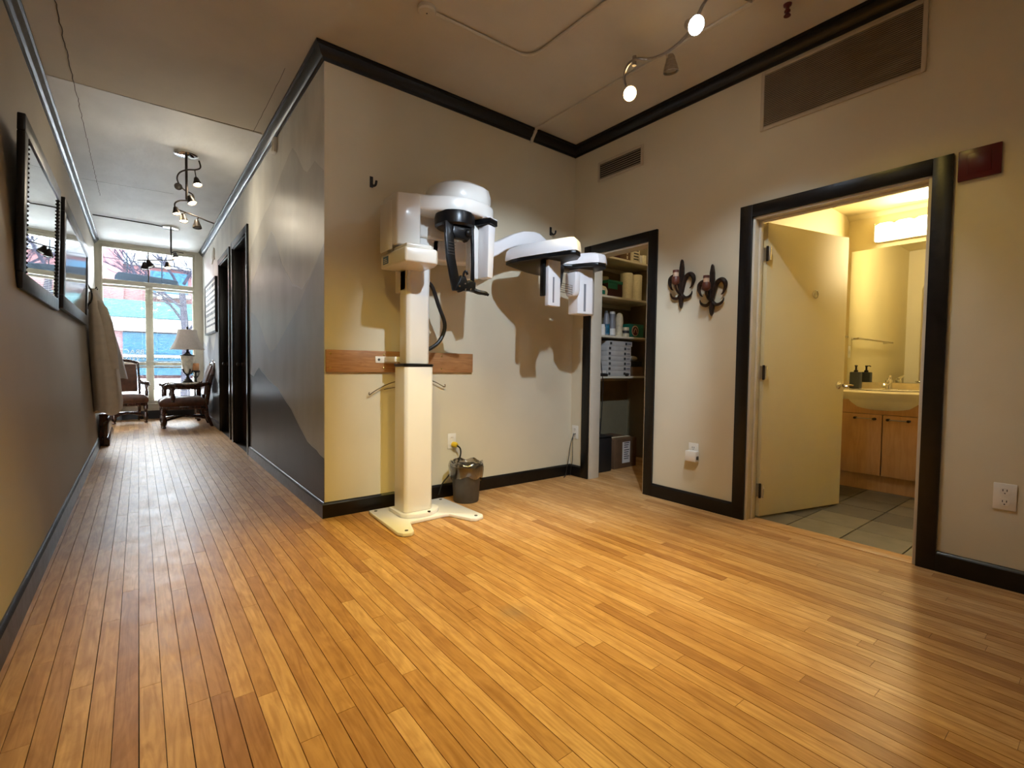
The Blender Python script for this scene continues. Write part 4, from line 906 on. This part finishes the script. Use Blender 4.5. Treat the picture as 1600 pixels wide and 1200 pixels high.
t = thing('plug_adapter', 'square white adapter plugged in below the sconces', 'adapter', (W-.03, -1.29, .345)); MB().box(W-.058, W-.0092, -1.333, -1.247, .342, .42).obj('adapter_body', 'plate', t, bevel=.006); MB().box(W-.05, W-.03, -1.342, -1.333, .36, .385).obj('adapter_tab', 'grey', t, bevel=.002)
outlet_x('wall_outlet', 'white duplex outlet right of the bathroom door', -2.90, .435)
t = thing('red_wall_panel', 'dark red rectangular panel beside the bathroom door', 'panel', (W, -2.757, 1.964)); MB().box(W-.016, W-.0005, -2.834, -2.68, 1.964, 2.111).obj('panel_body', 'red', t, bevel=.003); MB().box(W-.019, W-.016, -2.80, -2.715, 1.99, 2.085).obj('panel_face', 'red', t, bevel=.002)

# ================================================================== CEILING RACEWAYS AND SPRINKLER
cn = thing('ceiling_conduit', 'white bent conduit with round junction box on the ceiling', 'conduit', (.7, -.75, Z-.02))
MB().lathe([(.05, 0), (.052, -.022), (.045, -.03), (.0, -.031)], (.354, -.717, Z-.0005), 22).obj('junction_box', 'ceil', cn)
MB().cyl((.354, -.717, Z-.034), .004, .003, 8).obj('box_screw', 'ink', cn)
MB().tube(smoothpts([(.40, -.72, Z-.012), (.6, -.73, Z-.012), (.95, -.745, Z-.012), (1.04, -.765, Z-.012), (1.085, -.83, Z-.012), (1.092, -.95, Z-.012), (1.097, -1.40, Z-.012), (1.10, -2.2, Z-.012), (1.10, -3.4, Z-.012)], 5), .0105, 10).obj('conduit_pipe', 'ceil', cn)
rc = thing('wire_raceway', 'white straight raceway crossing the crown to the track light', 'raceway', (1.73, -1.0, Z-.02))
MB().box(1.718, 1.744, -2.05, -.067, Z-.016, Z-.001).obj('raceway_cover', 'ceil', rc, bevel=.003)
MB().prism([(-.067, Z-.001), (-.067, Z-.02), (-.066, ZC+.06), (-.05, ZC+.045), (-.02, ZC+.01), (-.014, ZC-.01), (-.0005, ZC-.02), (-.0005, ZC-.004), (-.04, ZC+.06), (-.06, Z-.001)], 'x', 1.718, 1.744).obj('raceway_drop', 'ceil', rc)
sp_ = thing('sprinkler_head', 'small dark red sprinkler head on the ceiling', 'sprinkler', (1.9, -2.0, Z-.06))
MB().lathe([(.022, 0), (.02, -.008), (.01, -.012), (.01, -.03), (.016, -.034), (.016, -.04), (.007, -.046), (.018, -.06), (.018, -.063)], (1.905, -2.0, Z-.0005), 14).obj('sprinkler_body', 'red', sp_)

# ================================================================== LAMP HEADS
def head(parent, p, d, size, mat, bulb, face=True):
    d = Vector(d).normalized(); p = Vector(p)      # p = mouth centre, d = light direction
    prof = [(.0, -1.0), (.16, -.97), (.24, -.85), (.30, -.6), (.40, -.3), (.47, 0), (.44, 0), (.36, -.3)]
    h = MB().lathe([(r*size, z*size) for r, z in prof], p, 18, d, cap=False).obj('lamp_head', mat, parent)
    MB().lathe([(0.01*size, -.16*size), (.40*size, -.16*size), (.41*size, -.10*size), (.25*size, -.03*size), (.01*size, -.0*size)], p, 16, d).obj('bulb', bulb, h)
    return h
# room track light
tl = thing('track_light', 'curved brushed nickel track light on the room ceiling', 'track light', (1.5, -1.6, Z-.15))
rail = smoothpts([(1.60, -1.125, 2.89), (1.55, -1.155, 2.90), (1.49, -1.215, 2.90), (1.452, -1.275, 2.90), (1.457, -1.332, 2.90), (1.514, -1.378, 2.90), (1.54, -1.45, 2.90), (1.532, -1.543, 2.90), (1.493, -1.65, 2.90), (1.413, -1.757, 2.90), (1.356, -1.827, 2.90), (1.30, -1.94, 2.90), (1.31, -2.06, 2.90), (1.40, -2.16, 2.90), (1.47, -2.28, 2.90), (1.46, -2.42, 2.90), (1.38, -2.55, 2.90)], 5)
MB().tube(rail, .0085, 10).obj('rail', 'nickel', tl)
for p in ((1.455, -1.31), (1.30, -1.97), (1.46, -2.42)): MB().tube([(p[0], p[1], 2.87), (p[0], p[1], 2.925)], .013, 10).obj('rail_clamp', 'nickel', tl)
for p in ((1.30, -1.97), (1.46, -2.42)): MB().tube([(p[0], p[1], 2.92), (p[0], p[1], Z-.001)], .006, 8).obj('rail_stem', 'nickel', tl)
MB().lathe([(.07, 0), (.07, -.02), (.05, -.03), (.0, -.03)], (1.30, -1.97, Z-.0005), 22).obj('canopy', 'nickel', tl)
HEADS = [((1.60, -1.165, 2.815), (-.35, -.75, -.55), .10, 'warm'), ((1.602, -1.47, 2.812), (.15, .05, -1), .10, 'off'), ((1.335, -1.80, 2.795), (-.30, -.75, -.6), .10, 'led'), ((1.365, -2.03, 2.81), (.2, .7, -.6), .10, 'led'), ((1.50, -2.36, 2.81), (-.5, .8, -.6), .10, 'warm')]
for p, d, s, b in HEADS:
    head(tl, p, d, s, 'nickel', b)
    q = Vector(p) - Vector(d).normalized()*s*.7
    near = min(rail, key=lambda r: (r-q).length)
    MB().tube([near, near.lerp(q, .5)+Vector((0, 0, -.004)), q], .005, 8).obj('head_stem', 'nickel', tl)
COOL = (.77, .93, 1.13); WARM = (1., .73, .17)
lamp_spot('track_spot_cool_front', (1.325, -1.83, 2.77), (.7, -.6, .3), 9, COOL, 100, .6, .03, tl)
lamp_spot('track_spot_cool', (1.375, -2.0, 2.80), (2.0, -1.7, .2), 46, COOL, 88, .7, .03, tl)
lamp_spot('track_spot_warm', (1.58, -1.19, 2.80), (.1, -1.6, 0), 200, WARM, 74, 0.9, .03, tl)
lamp_spot('track_spot_warm_rear', (1.49, -2.34, 2.80), (1.2, -2.6, 0), 20, WARM, 125, .6, .03, tl)
# second track light of the room, above and behind the viewpoint
t2 = thing('rear_track_light', 'second curved nickel track light above the near part of the room', 'track light', (-.2, -2.5, Z-.15))
rail2 = smoothpts([(.55, -2.62, 2.90), (.4, -2.60, 2.90), (.2, -2.50, 2.90), (0, -2.46, 2.90), (-.2, -2.5, 2.90), (-.45, -2.52, 2.90), (-.7, -2.45, 2.90), (-.95, -2.42, 2.90)], 5)
MB().tube(rail2, .0085, 10).obj('rail', 'nickel', t2)
MB().lathe([(.07, 0), (.07, -.02), (.05, -.03), (.0, -.03)], (-.2, -2.5, Z-.0005), 22).obj('canopy', 'nickel', t2)
for p in ((-.2, -2.5), (.4, -2.6), (-.8, -2.44)): MB().tube([(p[0], p[1], 2.89), (p[0], p[1], Z-.001)], .006, 8).obj('rail_stem', 'nickel', t2)
for p, d, b in (((.42, -2.54, 2.81), (.3, .8, -.6), 'led'), ((-.1, -2.42, 2.81), (.2, .6, -.8), 'warm'), ((-.47, -2.44, 2.81), (0, 1, -.2), 'led'), ((-.85, -2.36, 2.81), (.4, .8, -.7), 'warm')):  # third head is added, it only carries the hall fill
    head(t2, p, d, .10, 'nickel', b); q = Vector(p)-Vector(d).normalized()*.07
    near = min(rail2, key=lambda r: (r-q).length); MB().tube([near, q], .005, 8).obj('head_stem', 'nickel', t2)
lamp_spot('rear_spot_cool', (.43, -2.52, 2.79), (1.62, 0, .75), 200, COOL, 57, 0.45, .03, t2)
lamp_spot('rear_spot_warm_floor', (-.09, -2.40, 2.79), (.4, -1.3, 0), 190, WARM, 72, 1.0, .03, t2)
lamp_spot('rear_spot_cool_hall', (-.46, -2.46, 2.79), (-.62, 3.0, 2.2), 120, (.95, .97, 1.), 46, 0.7, .03, t2)  # added fill that brightens mural and hall ceiling, not a known lamp
lamp_spot('rear_spot_warm_wall', (-.84, -2.34, 2.79), (.28, 0, .3), 105, WARM, 46, 0.9, .03, t2)

# hall spiral lights
def hall_light(label, cx, cy, zrod, rpts, heads, canr):
    t = thing('spiral_track_light', label, 'track light', (cx, cy, Z-.3))
    MB().lathe([(canr, 0), (canr, -.018), (canr*.85, -.026), (.0, -.028)], (cx, cy, Z-.0045), 26).obj('canopy', 'chrome', t)
    MB().tube([(cx, cy, Z-.03), (cx, cy, zrod)], .011, 10).obj('rod', 'bronze', t)
    rp_ = smoothpts(rpts, 6); MB().tube(rp_, .007, 8).obj('spiral_rail', 'bronze', t)
    for p, d, s, b in heads:
        head(t, p, d, s, 'bronze', b); q = Vector(p)-Vector(d).normalized()*s*.8
        near = min(rp_, key=lambda r: (r-q).length); MB().tube([near, q], .005, 6).obj('head_stem', 'bronze', t)
    return t
h1 = hall_light('spiral bronze track light hanging nearer in the hall', -.573, 2.46, 2.60,
    [(-.469, 2.46, 3.0), (-.46, 2.43, 2.93), (-.50, 2.39, 2.885), (-.573, 2.38, 2.862), (-.63, 2.41, 2.83), (-.648, 2.46, 2.785), (-.62, 2.51, 2.735), (-.575, 2.53, 2.705), (-.525, 2.50, 2.675), (-.518, 2.45, 2.62), (-.56, 2.41, 2.582), (-.63, 2.41, 2.566), (-.668, 2.44, 2.54), (-.66, 2.47, 2.50), (-.61, 2.46, 2.482), (-.54, 2.44, 2.462), (-.47, 2.43, 2.44), (-.41, 2.42, 2.418), (-.352, 2.41, 2.402)],
    [((-.485, 2.41, 2.745), (.15, -.3, -1), .085, 'warmhall'), ((-.645, 2.37, 2.685), (-.05, -1, -.15), .07, 'off'), ((-.53, 2.41, 2.56), (.3, -.3, -1), .085, 'warmhall'), ((-.655, 2.42, 2.435), (.15, -.2, -1), .075, 'warmhall'), ((-.60, 2.42, 2.375), (.1, -.2, -1), .08, 'warmhall'), ((-.492, 2.42, 2.335), (.05, -.2, -1), .085, 'off')], .10)
h2 = hall_light('spiral bronze track light hanging by the street window', -.555, 5.70, 2.66,
    [(-.40, 5.75, 2.69), (-.52, 5.68, 2.68), (-.56, 5.64, 2.62), (-.52, 5.62, 2.56), (-.60, 5.62, 2.53), (-.72, 5.64, 2.52), (-.85, 5.68, 2.505), (-.96, 5.72, 2.50)],
    [((-.50, 5.62, 2.57), (.1, -.4, -1), .10, 'warmhall'), ((-.60, 5.6, 2.41), (.1, -.3, -1), .10, 'warmhall'), ((-.80, 5.62, 2.40), (.4, -.2, -1), .11, 'off'), ((-.875, 5.64, 2.36), (0, -.1, -1), .11, 'off')], .11)
MB().tube([(-.60, 5.68, Z-.02), (-.8, 5.64, Z-.018), (-1.44, 5.60, Z-.018)], .009, 8).obj('feed_conduit', 'bronze', h2)
for p, w in (((-.485, 2.40, 2.72), 3), ((-.53, 2.40, 2.54), 6), ((-.63, 2.40, 2.38), 6)): lamp_point('hall_bulb_glow', p, w, (1., .88, .68), .04, h1)
for p, w in (((-.50, 5.60, 2.54), 1.5), ((-.60, 5.58, 2.38), 1.5)): lamp_point('hall_bulb_glow', p, w, (1., .88, .68), .04, h2)
al = bpy.data.lights.new('vanity_glow', 'AREA'); al.shape = 'RECTANGLE'; al.size = .69; al.size_y = .13; al.energy = 32; al.color = (1., .80, .42)
ao = bpy.data.objects.new('vanity_glow', al); C.objects.link(ao); ao.location = (BX1-.10, -2.116, 2.28); ao.rotation_euler = (PI/2, 0, PI/2)
ao.rotation_euler = Vector((-1, 0, -.12)).to_track_quat('-Z', 'Z').to_euler()
ao.parent = vl; ao.matrix_parent_inverse = world_of(vl).inverted()
# closet ceiling bulb
cl_ = thing('closet_lamp', 'small globe lamp on the closet ceiling', 'lamp', (2.95, -.35, Z-.2))
MB().lathe([(.05, 0), (.05, -.02), (.03, -.03), (.025, -.05)], (2.95, -.35, Z-.0005), 18).obj('lamp_holder', 'plate', cl_)
MB().sphere((2.95, -.35, Z-.11), .06, 18).obj('lamp_globe', 'warmhall', cl_)
lamp_point('closet_glow', (2.95, -.35, Z-.24), 6.5, (1., .82, .5), .06, cl_)

# ================================================================== HALL: LEFT WALL
def lean(y, z, d): return (LX(z)+d, y, z)
def lean_box(y0, y1, z0, z1, d0, d1):
    m = MB(); v = [lean(y, z, d) for z in (z0, z1) for y in (y0, y1) for d in (d0, d1)]
    return m.add(v, [(0, 2, 3, 1), (4, 5, 7, 6), (0, 1, 5, 4), (2, 6, 7, 3), (0, 4, 6, 2), (1, 3, 7, 5)])
def hung(y, z, d, H): return (H[0]+(z-1.4)*.03-d, y, z)       # d = depth behind the front plane
def framed(name, label, cat, y0, y1, z0, z1, fw, H, facemat, facename):
    t = thing(name, label, cat, (LX(z0), (y0+y1)/2, z0))
    def slab(a, b, c, d, dep=None, back=None):
        fr = [hung(y, z, dep or 0, H) for z in (c, d) for y in (a, b)]
        bk = [(max(LX(z)+.002, hung(y, z, .032, H)[0]) if back is None else hung(y, z, back, H)[0], y, z) for z in (c, d) for y in (a, b)]
        v = fr+bk
        return MB().add(v, [(0, 1, 3, 2), (4, 6, 7, 5), (0, 4, 5, 1), (2, 3, 7, 6), (0, 2, 6, 4), (1, 5, 7, 3)])
    for a, b, c, d in ((y0, y1, z0, z0+fw), (y0, y1, z1-fw, z1), (y0, y0+fw, z0+fw, z1-fw), (y1-fw, y1, z0+fw, z1-fw)):
        slab(a, b, c, d).obj('frame_rail', 'black', t, bevel=.006)
    slab(y0+fw-.002, y1-fw+.002, z0+fw-.002, z1-fw+.002, .008, .011).obj(facename, facemat, t, smooth=0)
    return t
HM = (-1.405,)
m1 = framed('hall_mirror', 'large black framed mirror on the left hall wall', 'mirror', .10, 1.45, 1.37, 2.22, .085, HM, 'mirror', 'mirror_glass')
for q in range(29):
    zz = 1.462+.0236*q
    for yy in (.187, 1.363): MB().sphere(hung(yy, zz, .002, HM), .008, 6).obj('frame_bead', 'black', m1)
M['darkpic'] = pm('dark_picture_print', (.05, .05, .07), .08, var=.4, scale=3, coat=.6)
framed('hall_picture', 'dark picture in a thick black frame beyond the hall mirror', 'picture', 1.56, 3.65, 1.40, 2.21, .10, (-1.392,), 'darkpic', 'picture_print')
# wrought iron coat rack, coats, cabinet
cr_ = thing('iron_coat_rack', 'wrought iron scroll coat rack above the hanging coat', 'coat rack', lean(4.1, 1.65, 0))
for k in range(6):
    yy = 3.86+.075*k
    MB().tube(smoothpts([lean(yy, 1.93, .004), lean(yy, 1.88, .05), lean(yy, 1.78, .085), lean(yy, 1.68, .07), lean(yy, 1.62, .02)], 4), .006, 6).obj('basket_wire', 'bronze', cr_)
for z, d in ((1.88, .05), (1.78, .085), (1.68, .07)): MB().tube([lean(3.84, z, d), lean(4.27, z, d)], .005, 6).obj('basket_rail', 'bronze', cr_)
for s in (-1, 1):
    MB().tube(smoothpts([lean(4.05, 1.93, .012), lean(4.05+s*.08, 1.97, .016), lean(4.05+s*.12, 2.04, .016), lean(4.05+s*.06, 2.07, .016), lean(4.05+s*.05, 2.02, .016)], 5), .008, 6).obj('scroll', 'bronze', cr_)
MB().tube([lean(4.05, 1.92, .01), lean(4.05, 2.05, .016), lean(4.05, 2.16, .012)], [.014, .010, .003], 8).obj('finial', 'bronze', cr_)
MB().box(LX(1.9)+.004, LX(1.9)+.012, 3.84, 4.27, 1.91, 1.935).obj('rack_bar', 'bronze', cr_)
for yy in (4.1, 4.26): MB().tube(smoothpts([lean(yy, 1.85, .05), lean(yy, 1.84, .10), lean(yy, 1.87, .125)], 4), .006, 6).obj('coat_hook', 'bronze', cr_)
def coat(name, label, cy, prof, mat, seed, hem):
    t = thing(name, label, 'coat', (-1.3, cy, prof[-1][0])); rings = []; r4 = random.Random(seed); n = 48
    for (z, xa, xb, hy) in prof:
        xm_, hx = (xa+xb)/2, (xb-xa)/2; ring = []; amp = .05*min(1, (prof[0][0]-z)*1.2)
        for i in range(n):
            a = 2*PI*i/n; q = 1+amp*(math.sin(9*a+seed)+.6*math.sin(5*a+2*seed+z*1.2))*.55
            ring.append((max(xm_+hx*q*math.cos(a), xa-.0), cy+hy*q*math.sin(a), z+hem*math.sin(3*a+seed)*(1 if z == prof[-1][0] else 0)))
        rings.append(ring)
    MB().loft(rings).obj('coat_body', mat, t, smooth=70)
    return t
ct = coat('hanging_coat', 'long beige coat hanging from the iron rack', 4.12, [(1.845, -1.375, -1.335, .05), (1.80, -1.405, -1.315, .12), (1.70, -1.41, -1.275, .2), (1.5, -1.41, -1.225, .235), (1.35, -1.41, -1.19, .25), (1.1, -1.405, -1.165, .265), (.8, -1.395, -1.135, .28), (.55, -1.385, -1.115, .30), (.43, -1.38, -1.12, .30)], 'coat', 2, .03)
MB().loft([[(cxx+r*math.cos(q), 3.95+r*1.1*math.sin(q), z) for q in [2*PI*i/16 for i in range(16)]] for z, r, cxx in ((1.70, .02, -1.31), (1.62, .05, -1.285), (1.45, .06, -1.25), (1.25, .062, -1.225), (1.05, .058, -1.205), (.93, .055, -1.195))]).obj('coat_sleeve', 'coat', ct, smooth=60)
coat('spare_coat', 'pale grey coat hanging behind the beige coat', 4.62, [(1.82, -1.42, -1.38, .05), (1.7, -1.42, -1.30, .14), (1.4, -1.41, -1.20, .17), (1.1, -1.405, -1.13, .18), (.80, -1.395, -1.07, .18)], 'coat2', 5, .01)
cbn = thing('low_hall_cabinet', 'low dark wood cabinet below the hanging coat', 'cabinet', (-1.31, 4.9, 0))
MB().box(-1.344, -1.268, 4.29, 5.5, .10, .36).obj('cabinet_body', 'dwood', cbn, bevel=.006)
MB().prism([(-1.344, .0), (-1.248, .0), (-1.248, .055), (-1.256, .075), (-1.268, .10), (-1.344, .10)], 'y', 4.275, 5.51).obj('plinth', 'dwood', cbn, bevel=.003)
MB().box(-1.268, -1.262, 4.36, 5.43, .14, .33).obj('front_panel', 'dwood', cbn, bevel=.003)
MB().box(-1.344, -1.256, 4.275, 5.51, .36, .385).obj('cabinet_top', 'dwood', cbn, bevel=.005)

# ================================================================== HALL: RIGHT WALL
tp = thing('text_poster', 'framed white poster with lines of dark lettering in the hall', 'poster', (0, 5.95, 1.5))
MB().box(-.035, -.001, 5.26, 6.64, 1.50, 2.30).obj('poster_board', 'white', tp)
for a, b, c, d in ((5.24, 5.27, 1.48, 2.32), (6.63, 6.66, 1.48, 2.32)): MB().box(-.045, -.001, a, b, c, d).obj('frame_rail', 'black', tp, bevel=.003)
for c, d in ((1.48, 1.51), (2.29, 2.32)): MB().box(-.045, -.001, 5.27, 6.63, c, d).obj('frame_rail', 'black', tp, bevel=.003)
rl = random.Random(8)
for k in range(8):
    zz = 2.20-.085*k; yy = 5.36
    while yy < 6.45:
        L = rl.uniform(.07, .2); MB().box(-.0362, -.035, yy, min(yy+L, 6.54), zz, zz+(.05 if k in (0, 3, 5) else .03)).obj('poster_lettering', 'ink', tp); yy += L+.05
t = thing('wall_ornament', 'small grey ribbon shaped ornament high on the hall wall', 'ornament', (0, 5.75, 2.62))
MB().prism([(5.58, 2.62), (5.64, 2.68), (5.6, 2.72), (5.62, 2.80), (5.7, 2.83), (5.82, 2.78), (5.88, 2.70), (5.84, 2.66), (5.92, 2.60), (5.8, 2.64), (5.74, 2.66)], 'x', -.012, -.001).obj('ribbon', 'vframe', t, bevel=.002)
t = thing('ceiling_sensor', 'small white sensor box under the crown by the mural', 'sensor', (-.02, 1.36, 2.80))
MB().box(-.03, -.0022, 1.32, 1.40, 2.83, 2.958).obj('sensor_body', 'plate', t, bevel=.004); MB().box(-.034, -.03, 1.34, 1.38, 2.85, 2.92).obj('sensor_lens', 'vframe', t, bevel=.001)

# ================================================================== HALL SEATING
def turned(x, y, z0, z1, r, parent, nm='leg', mat='dwood'):
    h = z1-z0
    prof = [(.55, 0), (.75, .04), (.6, .08), (.5, .12), (.85, .2), (1., .3), (.95, .45), (.7, .58), (.55, .64), (.8, .68), (.55, .72), (.9, .78), (.9, 1.)]
    return MB().lathe([(a*r, b*h) for a, b in prof], (x, y, z0), 14).obj(nm, mat, parent, local=True)
def armchair(label, loc, rz, sc=1.):
    t = thing('carved_armchair', label, 'armchair', loc, rz, group='carved armchairs by the window')
    w, d = .30, .30       # half width (local y), half depth (local x); faces +x
    MB().loft([[(-.28, -.27, .33), (.30, -.29, .33), (.30, .29, .33), (-.28, .27, .33)], [(-.29, -.285, .36), (.325, -.305, .36), (.325, .305, .36), (-.29, .285, .36)], [(-.29, -.285, .42), (.32, -.305, .42), (.32, .305, .42), (-.29, .285, .42)], [(-.22, -.22, .47), (.24, -.24, .475), (.24, .24, .475), (-.22, .22, .47)]]).obj('seat', 'leather', t, bevel=.02, bseg=3, local=True)
    MB().box(-.29, .30, -.285, .285, .285, .335).obj('seat_rail', 'dwood', t, bevel=.01, local=True)
    for sx, sy in ((1, 1), (1, -1), (-1, 1), (-1, -1)):
        if sx > 0: turned(.265, sy*.26, .001, .30, .042, t)
        else: MB().loft([[(-.36+a, sy*.26+b, .001) for a, b in ((-.02, -.02), (.02, -.02), (.02, .02), (-.02, .02))], [(-.29+a, sy*.26+b, .18) for a, b in ((-.028, -.024), (.028, -.024), (.028, .024), (-.028, .024))], [(-.27+a, sy*.26+b, .36) for a, b in ((-.03, -.025), (.03, -.025), (.03, .025), (-.03, .025))]]).obj('leg', 'dwood', t, bevel=.008, local=True)
    for sy in (-1, 1):
        MB().loft([[(-.31, sy*.265-.022, .34), (-.25, sy*.265-.022, .34), (-.25, sy*.265+.022, .34), (-.31, sy*.265+.022, .34)], [(-.36, sy*.265-.022, .7), (-.30, sy*.265-.022, .7), (-.30, sy*.265+.022, .7), (-.36, sy*.265+.022, .7)], [(-.43, sy*.26-.022, 1.0), (-.385, sy*.26-.022, 1.0), (-.385, sy*.26+.022, 1.0), (-.43, sy*.26+.022, 1.0)]]).obj('back_post', 'dwood', t, bevel=.008, local=True)
        am = smoothpts([(-.33, sy*.275, .70), (-.2, sy*.29, .66), (.0, sy*.305, .645), (.16, sy*.31, .655), (.235, sy*.31, .645), (.25, sy*.31, .615)], 5)
        n = len(am); MB().tube(am, [.026+.008*math.sin(PI*i/n) for i in range(n)], 10).obj('arm_rest', 'dwood', t, local=True)
        turned(.15, sy*.30, .40, .64, .032, t, 'arm_post')
        MB().tube(smoothpts([(.25, sy*.25, .12), (.1, sy*.1, .15), (0, 0, .16)], 4), .018, 8).obj('stretcher', 'dwood', t, local=True)
        MB().tube(smoothpts([(-.30, sy*.25, .13), (-.15, sy*.1, .15), (0, 0, .16)], 4), .018, 8).obj('stretcher', 'dwood', t, local=True)
    MB().loft([[(-.30, -.235, .50), (-.25, -.22, .50), (-.25, .22, .50), (-.30, .235, .50)], [(-.34, -.235, .72), (-.275, -.22, .72), (-.275, .22, .72), (-.34, .235, .72)], [(-.40, -.235, .97), (-.355, -.22, .97), (-.355, .22, .97), (-.40, .235, .97)]]).obj('backrest', 'leather', t, bevel=.014, local=True)
    t.scale = (sc, sc, 1)
    MB().tube(smoothpts([(-.41, -.27, .99), (-.415, -.15, 1.02), (-.415, 0, 1.035), (-.415, .15, 1.02), (-.41, .27, .99)], 5), .028, 10).obj('crest_rail', 'dwood', t, local=True)
    return t
armchair('carved brown leather armchair against the right hall wall', (-.405, 5.98, 0), PI)
armchair('carved brown leather armchair beside the hanging coats', (-1.12, 6.98, 0), -PI*.44, .8)
st = thing('side_table', 'dark wood side table between the armchairs', 'side table', (-.38, 6.83, 0))
MB().prism(rrect(-.70, -.08, 6.58, 7.10, .05), 'z', .615, .65).obj('table_top', 'dwood', st, bevel=.008)
MB().box(-.66, -.12, 6.62, 7.06, .55, .615).obj('apron', 'dwood', st, bevel=.004)
for xx in (-.63, -.15):
    for yy in (6.65, 7.03): turned(xx, yy, .001, .56, .04, st).matrix_parent_inverse = world_of(st).inverted()
tl_ = thing('table_lamp', 'table lamp with bell shade and cream urn body', 'lamp', (-.29, 6.8, .65))
MB().lathe([(.0, 0), (.085, .001), (.09, .02), (.07, .04), (.06, .06), (.03, .085), (.02, .12), (.03, .15), (.022, .165)], (-.29, 6.8, .65), 24).obj('lamp_foot', 'bronze', tl_)
MB().lathe([(.03, .165), (.06, .19), (.08, .25), (.09, .33), (.098, .42), (.105, .46), (.10, .475)], (-.29, 6.8, .65), 24).obj('urn_body', 'urn', tl_)
for k in range(5):
    a = 2*PI*k/5; MB().tube(smoothpts([(-.29+.03*math.cos(a), 6.8+.03*math.sin(a), .80), (-.29+.075*math.cos(a), 6.8+.075*math.sin(a), .85), (-.29+.092*math.cos(a), 6.8+.092*math.sin(a), .90)], 4), .010, 6).obj('urn_leaf', 'bronze', tl_)
MB().lathe([(.112, .475), (.115, .485), (.06, .50), (.03, .525), (.018, .56), (.018, .62)], (-.29, 6.8, .65), 22).obj('lamp_neck', 'bronze', tl_)
sh = [(.258, .585), (.245, .60), (.205, .68), (.172, .76), (.15, .84), (.138, .925)]
MB().lathe(sh + [(r-.004, z) for r, z in sh[::-1]] + [sh[0]], (-.29, 6.8, .65), 32, cap=False).obj('lamp_shade', 'shade', tl_)
MB().lathe([(.006, .6), (.006, .93), (.018, .945), (.016, .965), (.006, .985), (.0, .99)], (-.29, 6.8, .65), 12).obj('finial', 'bronze', tl_)
ch_ = thing('candle_holder', 'iron candle holder with a thick amber candle', 'candle holder', (-.175, 6.78, .65))
MB().lathe([(.045, .001), (.045, .012), (.02, .03), (.014, .06), (.018, .12), (.014, .18), (.03, .2), (.062, .215), (.062, .225)], (-.175, 6.78, .65), 18).obj('holder', 'bronze', ch_)
for k in range(4):
    a = 2*PI*k/4+.5; MB().tube(smoothpts([(-.175+.015*math.cos(a), 6.78+.015*math.sin(a), .74), (-.175+.055*math.cos(a), 6.78+.055*math.sin(a), .79), (-.175+.07*math.cos(a), 6.78+.07*math.sin(a), .86), (-.175+.05*math.cos(a), 6.78+.05*math.sin(a), .84)], 4), .005, 6).obj('holder_scroll', 'bronze', ch_)
MB().lathe([(.05, .226), (.053, .25), (.053, .33), (.047, .35), (.038, .34), (.0, .335)], (-.175, 6.78, .65), 18).obj('candle', 'candle', ch_)
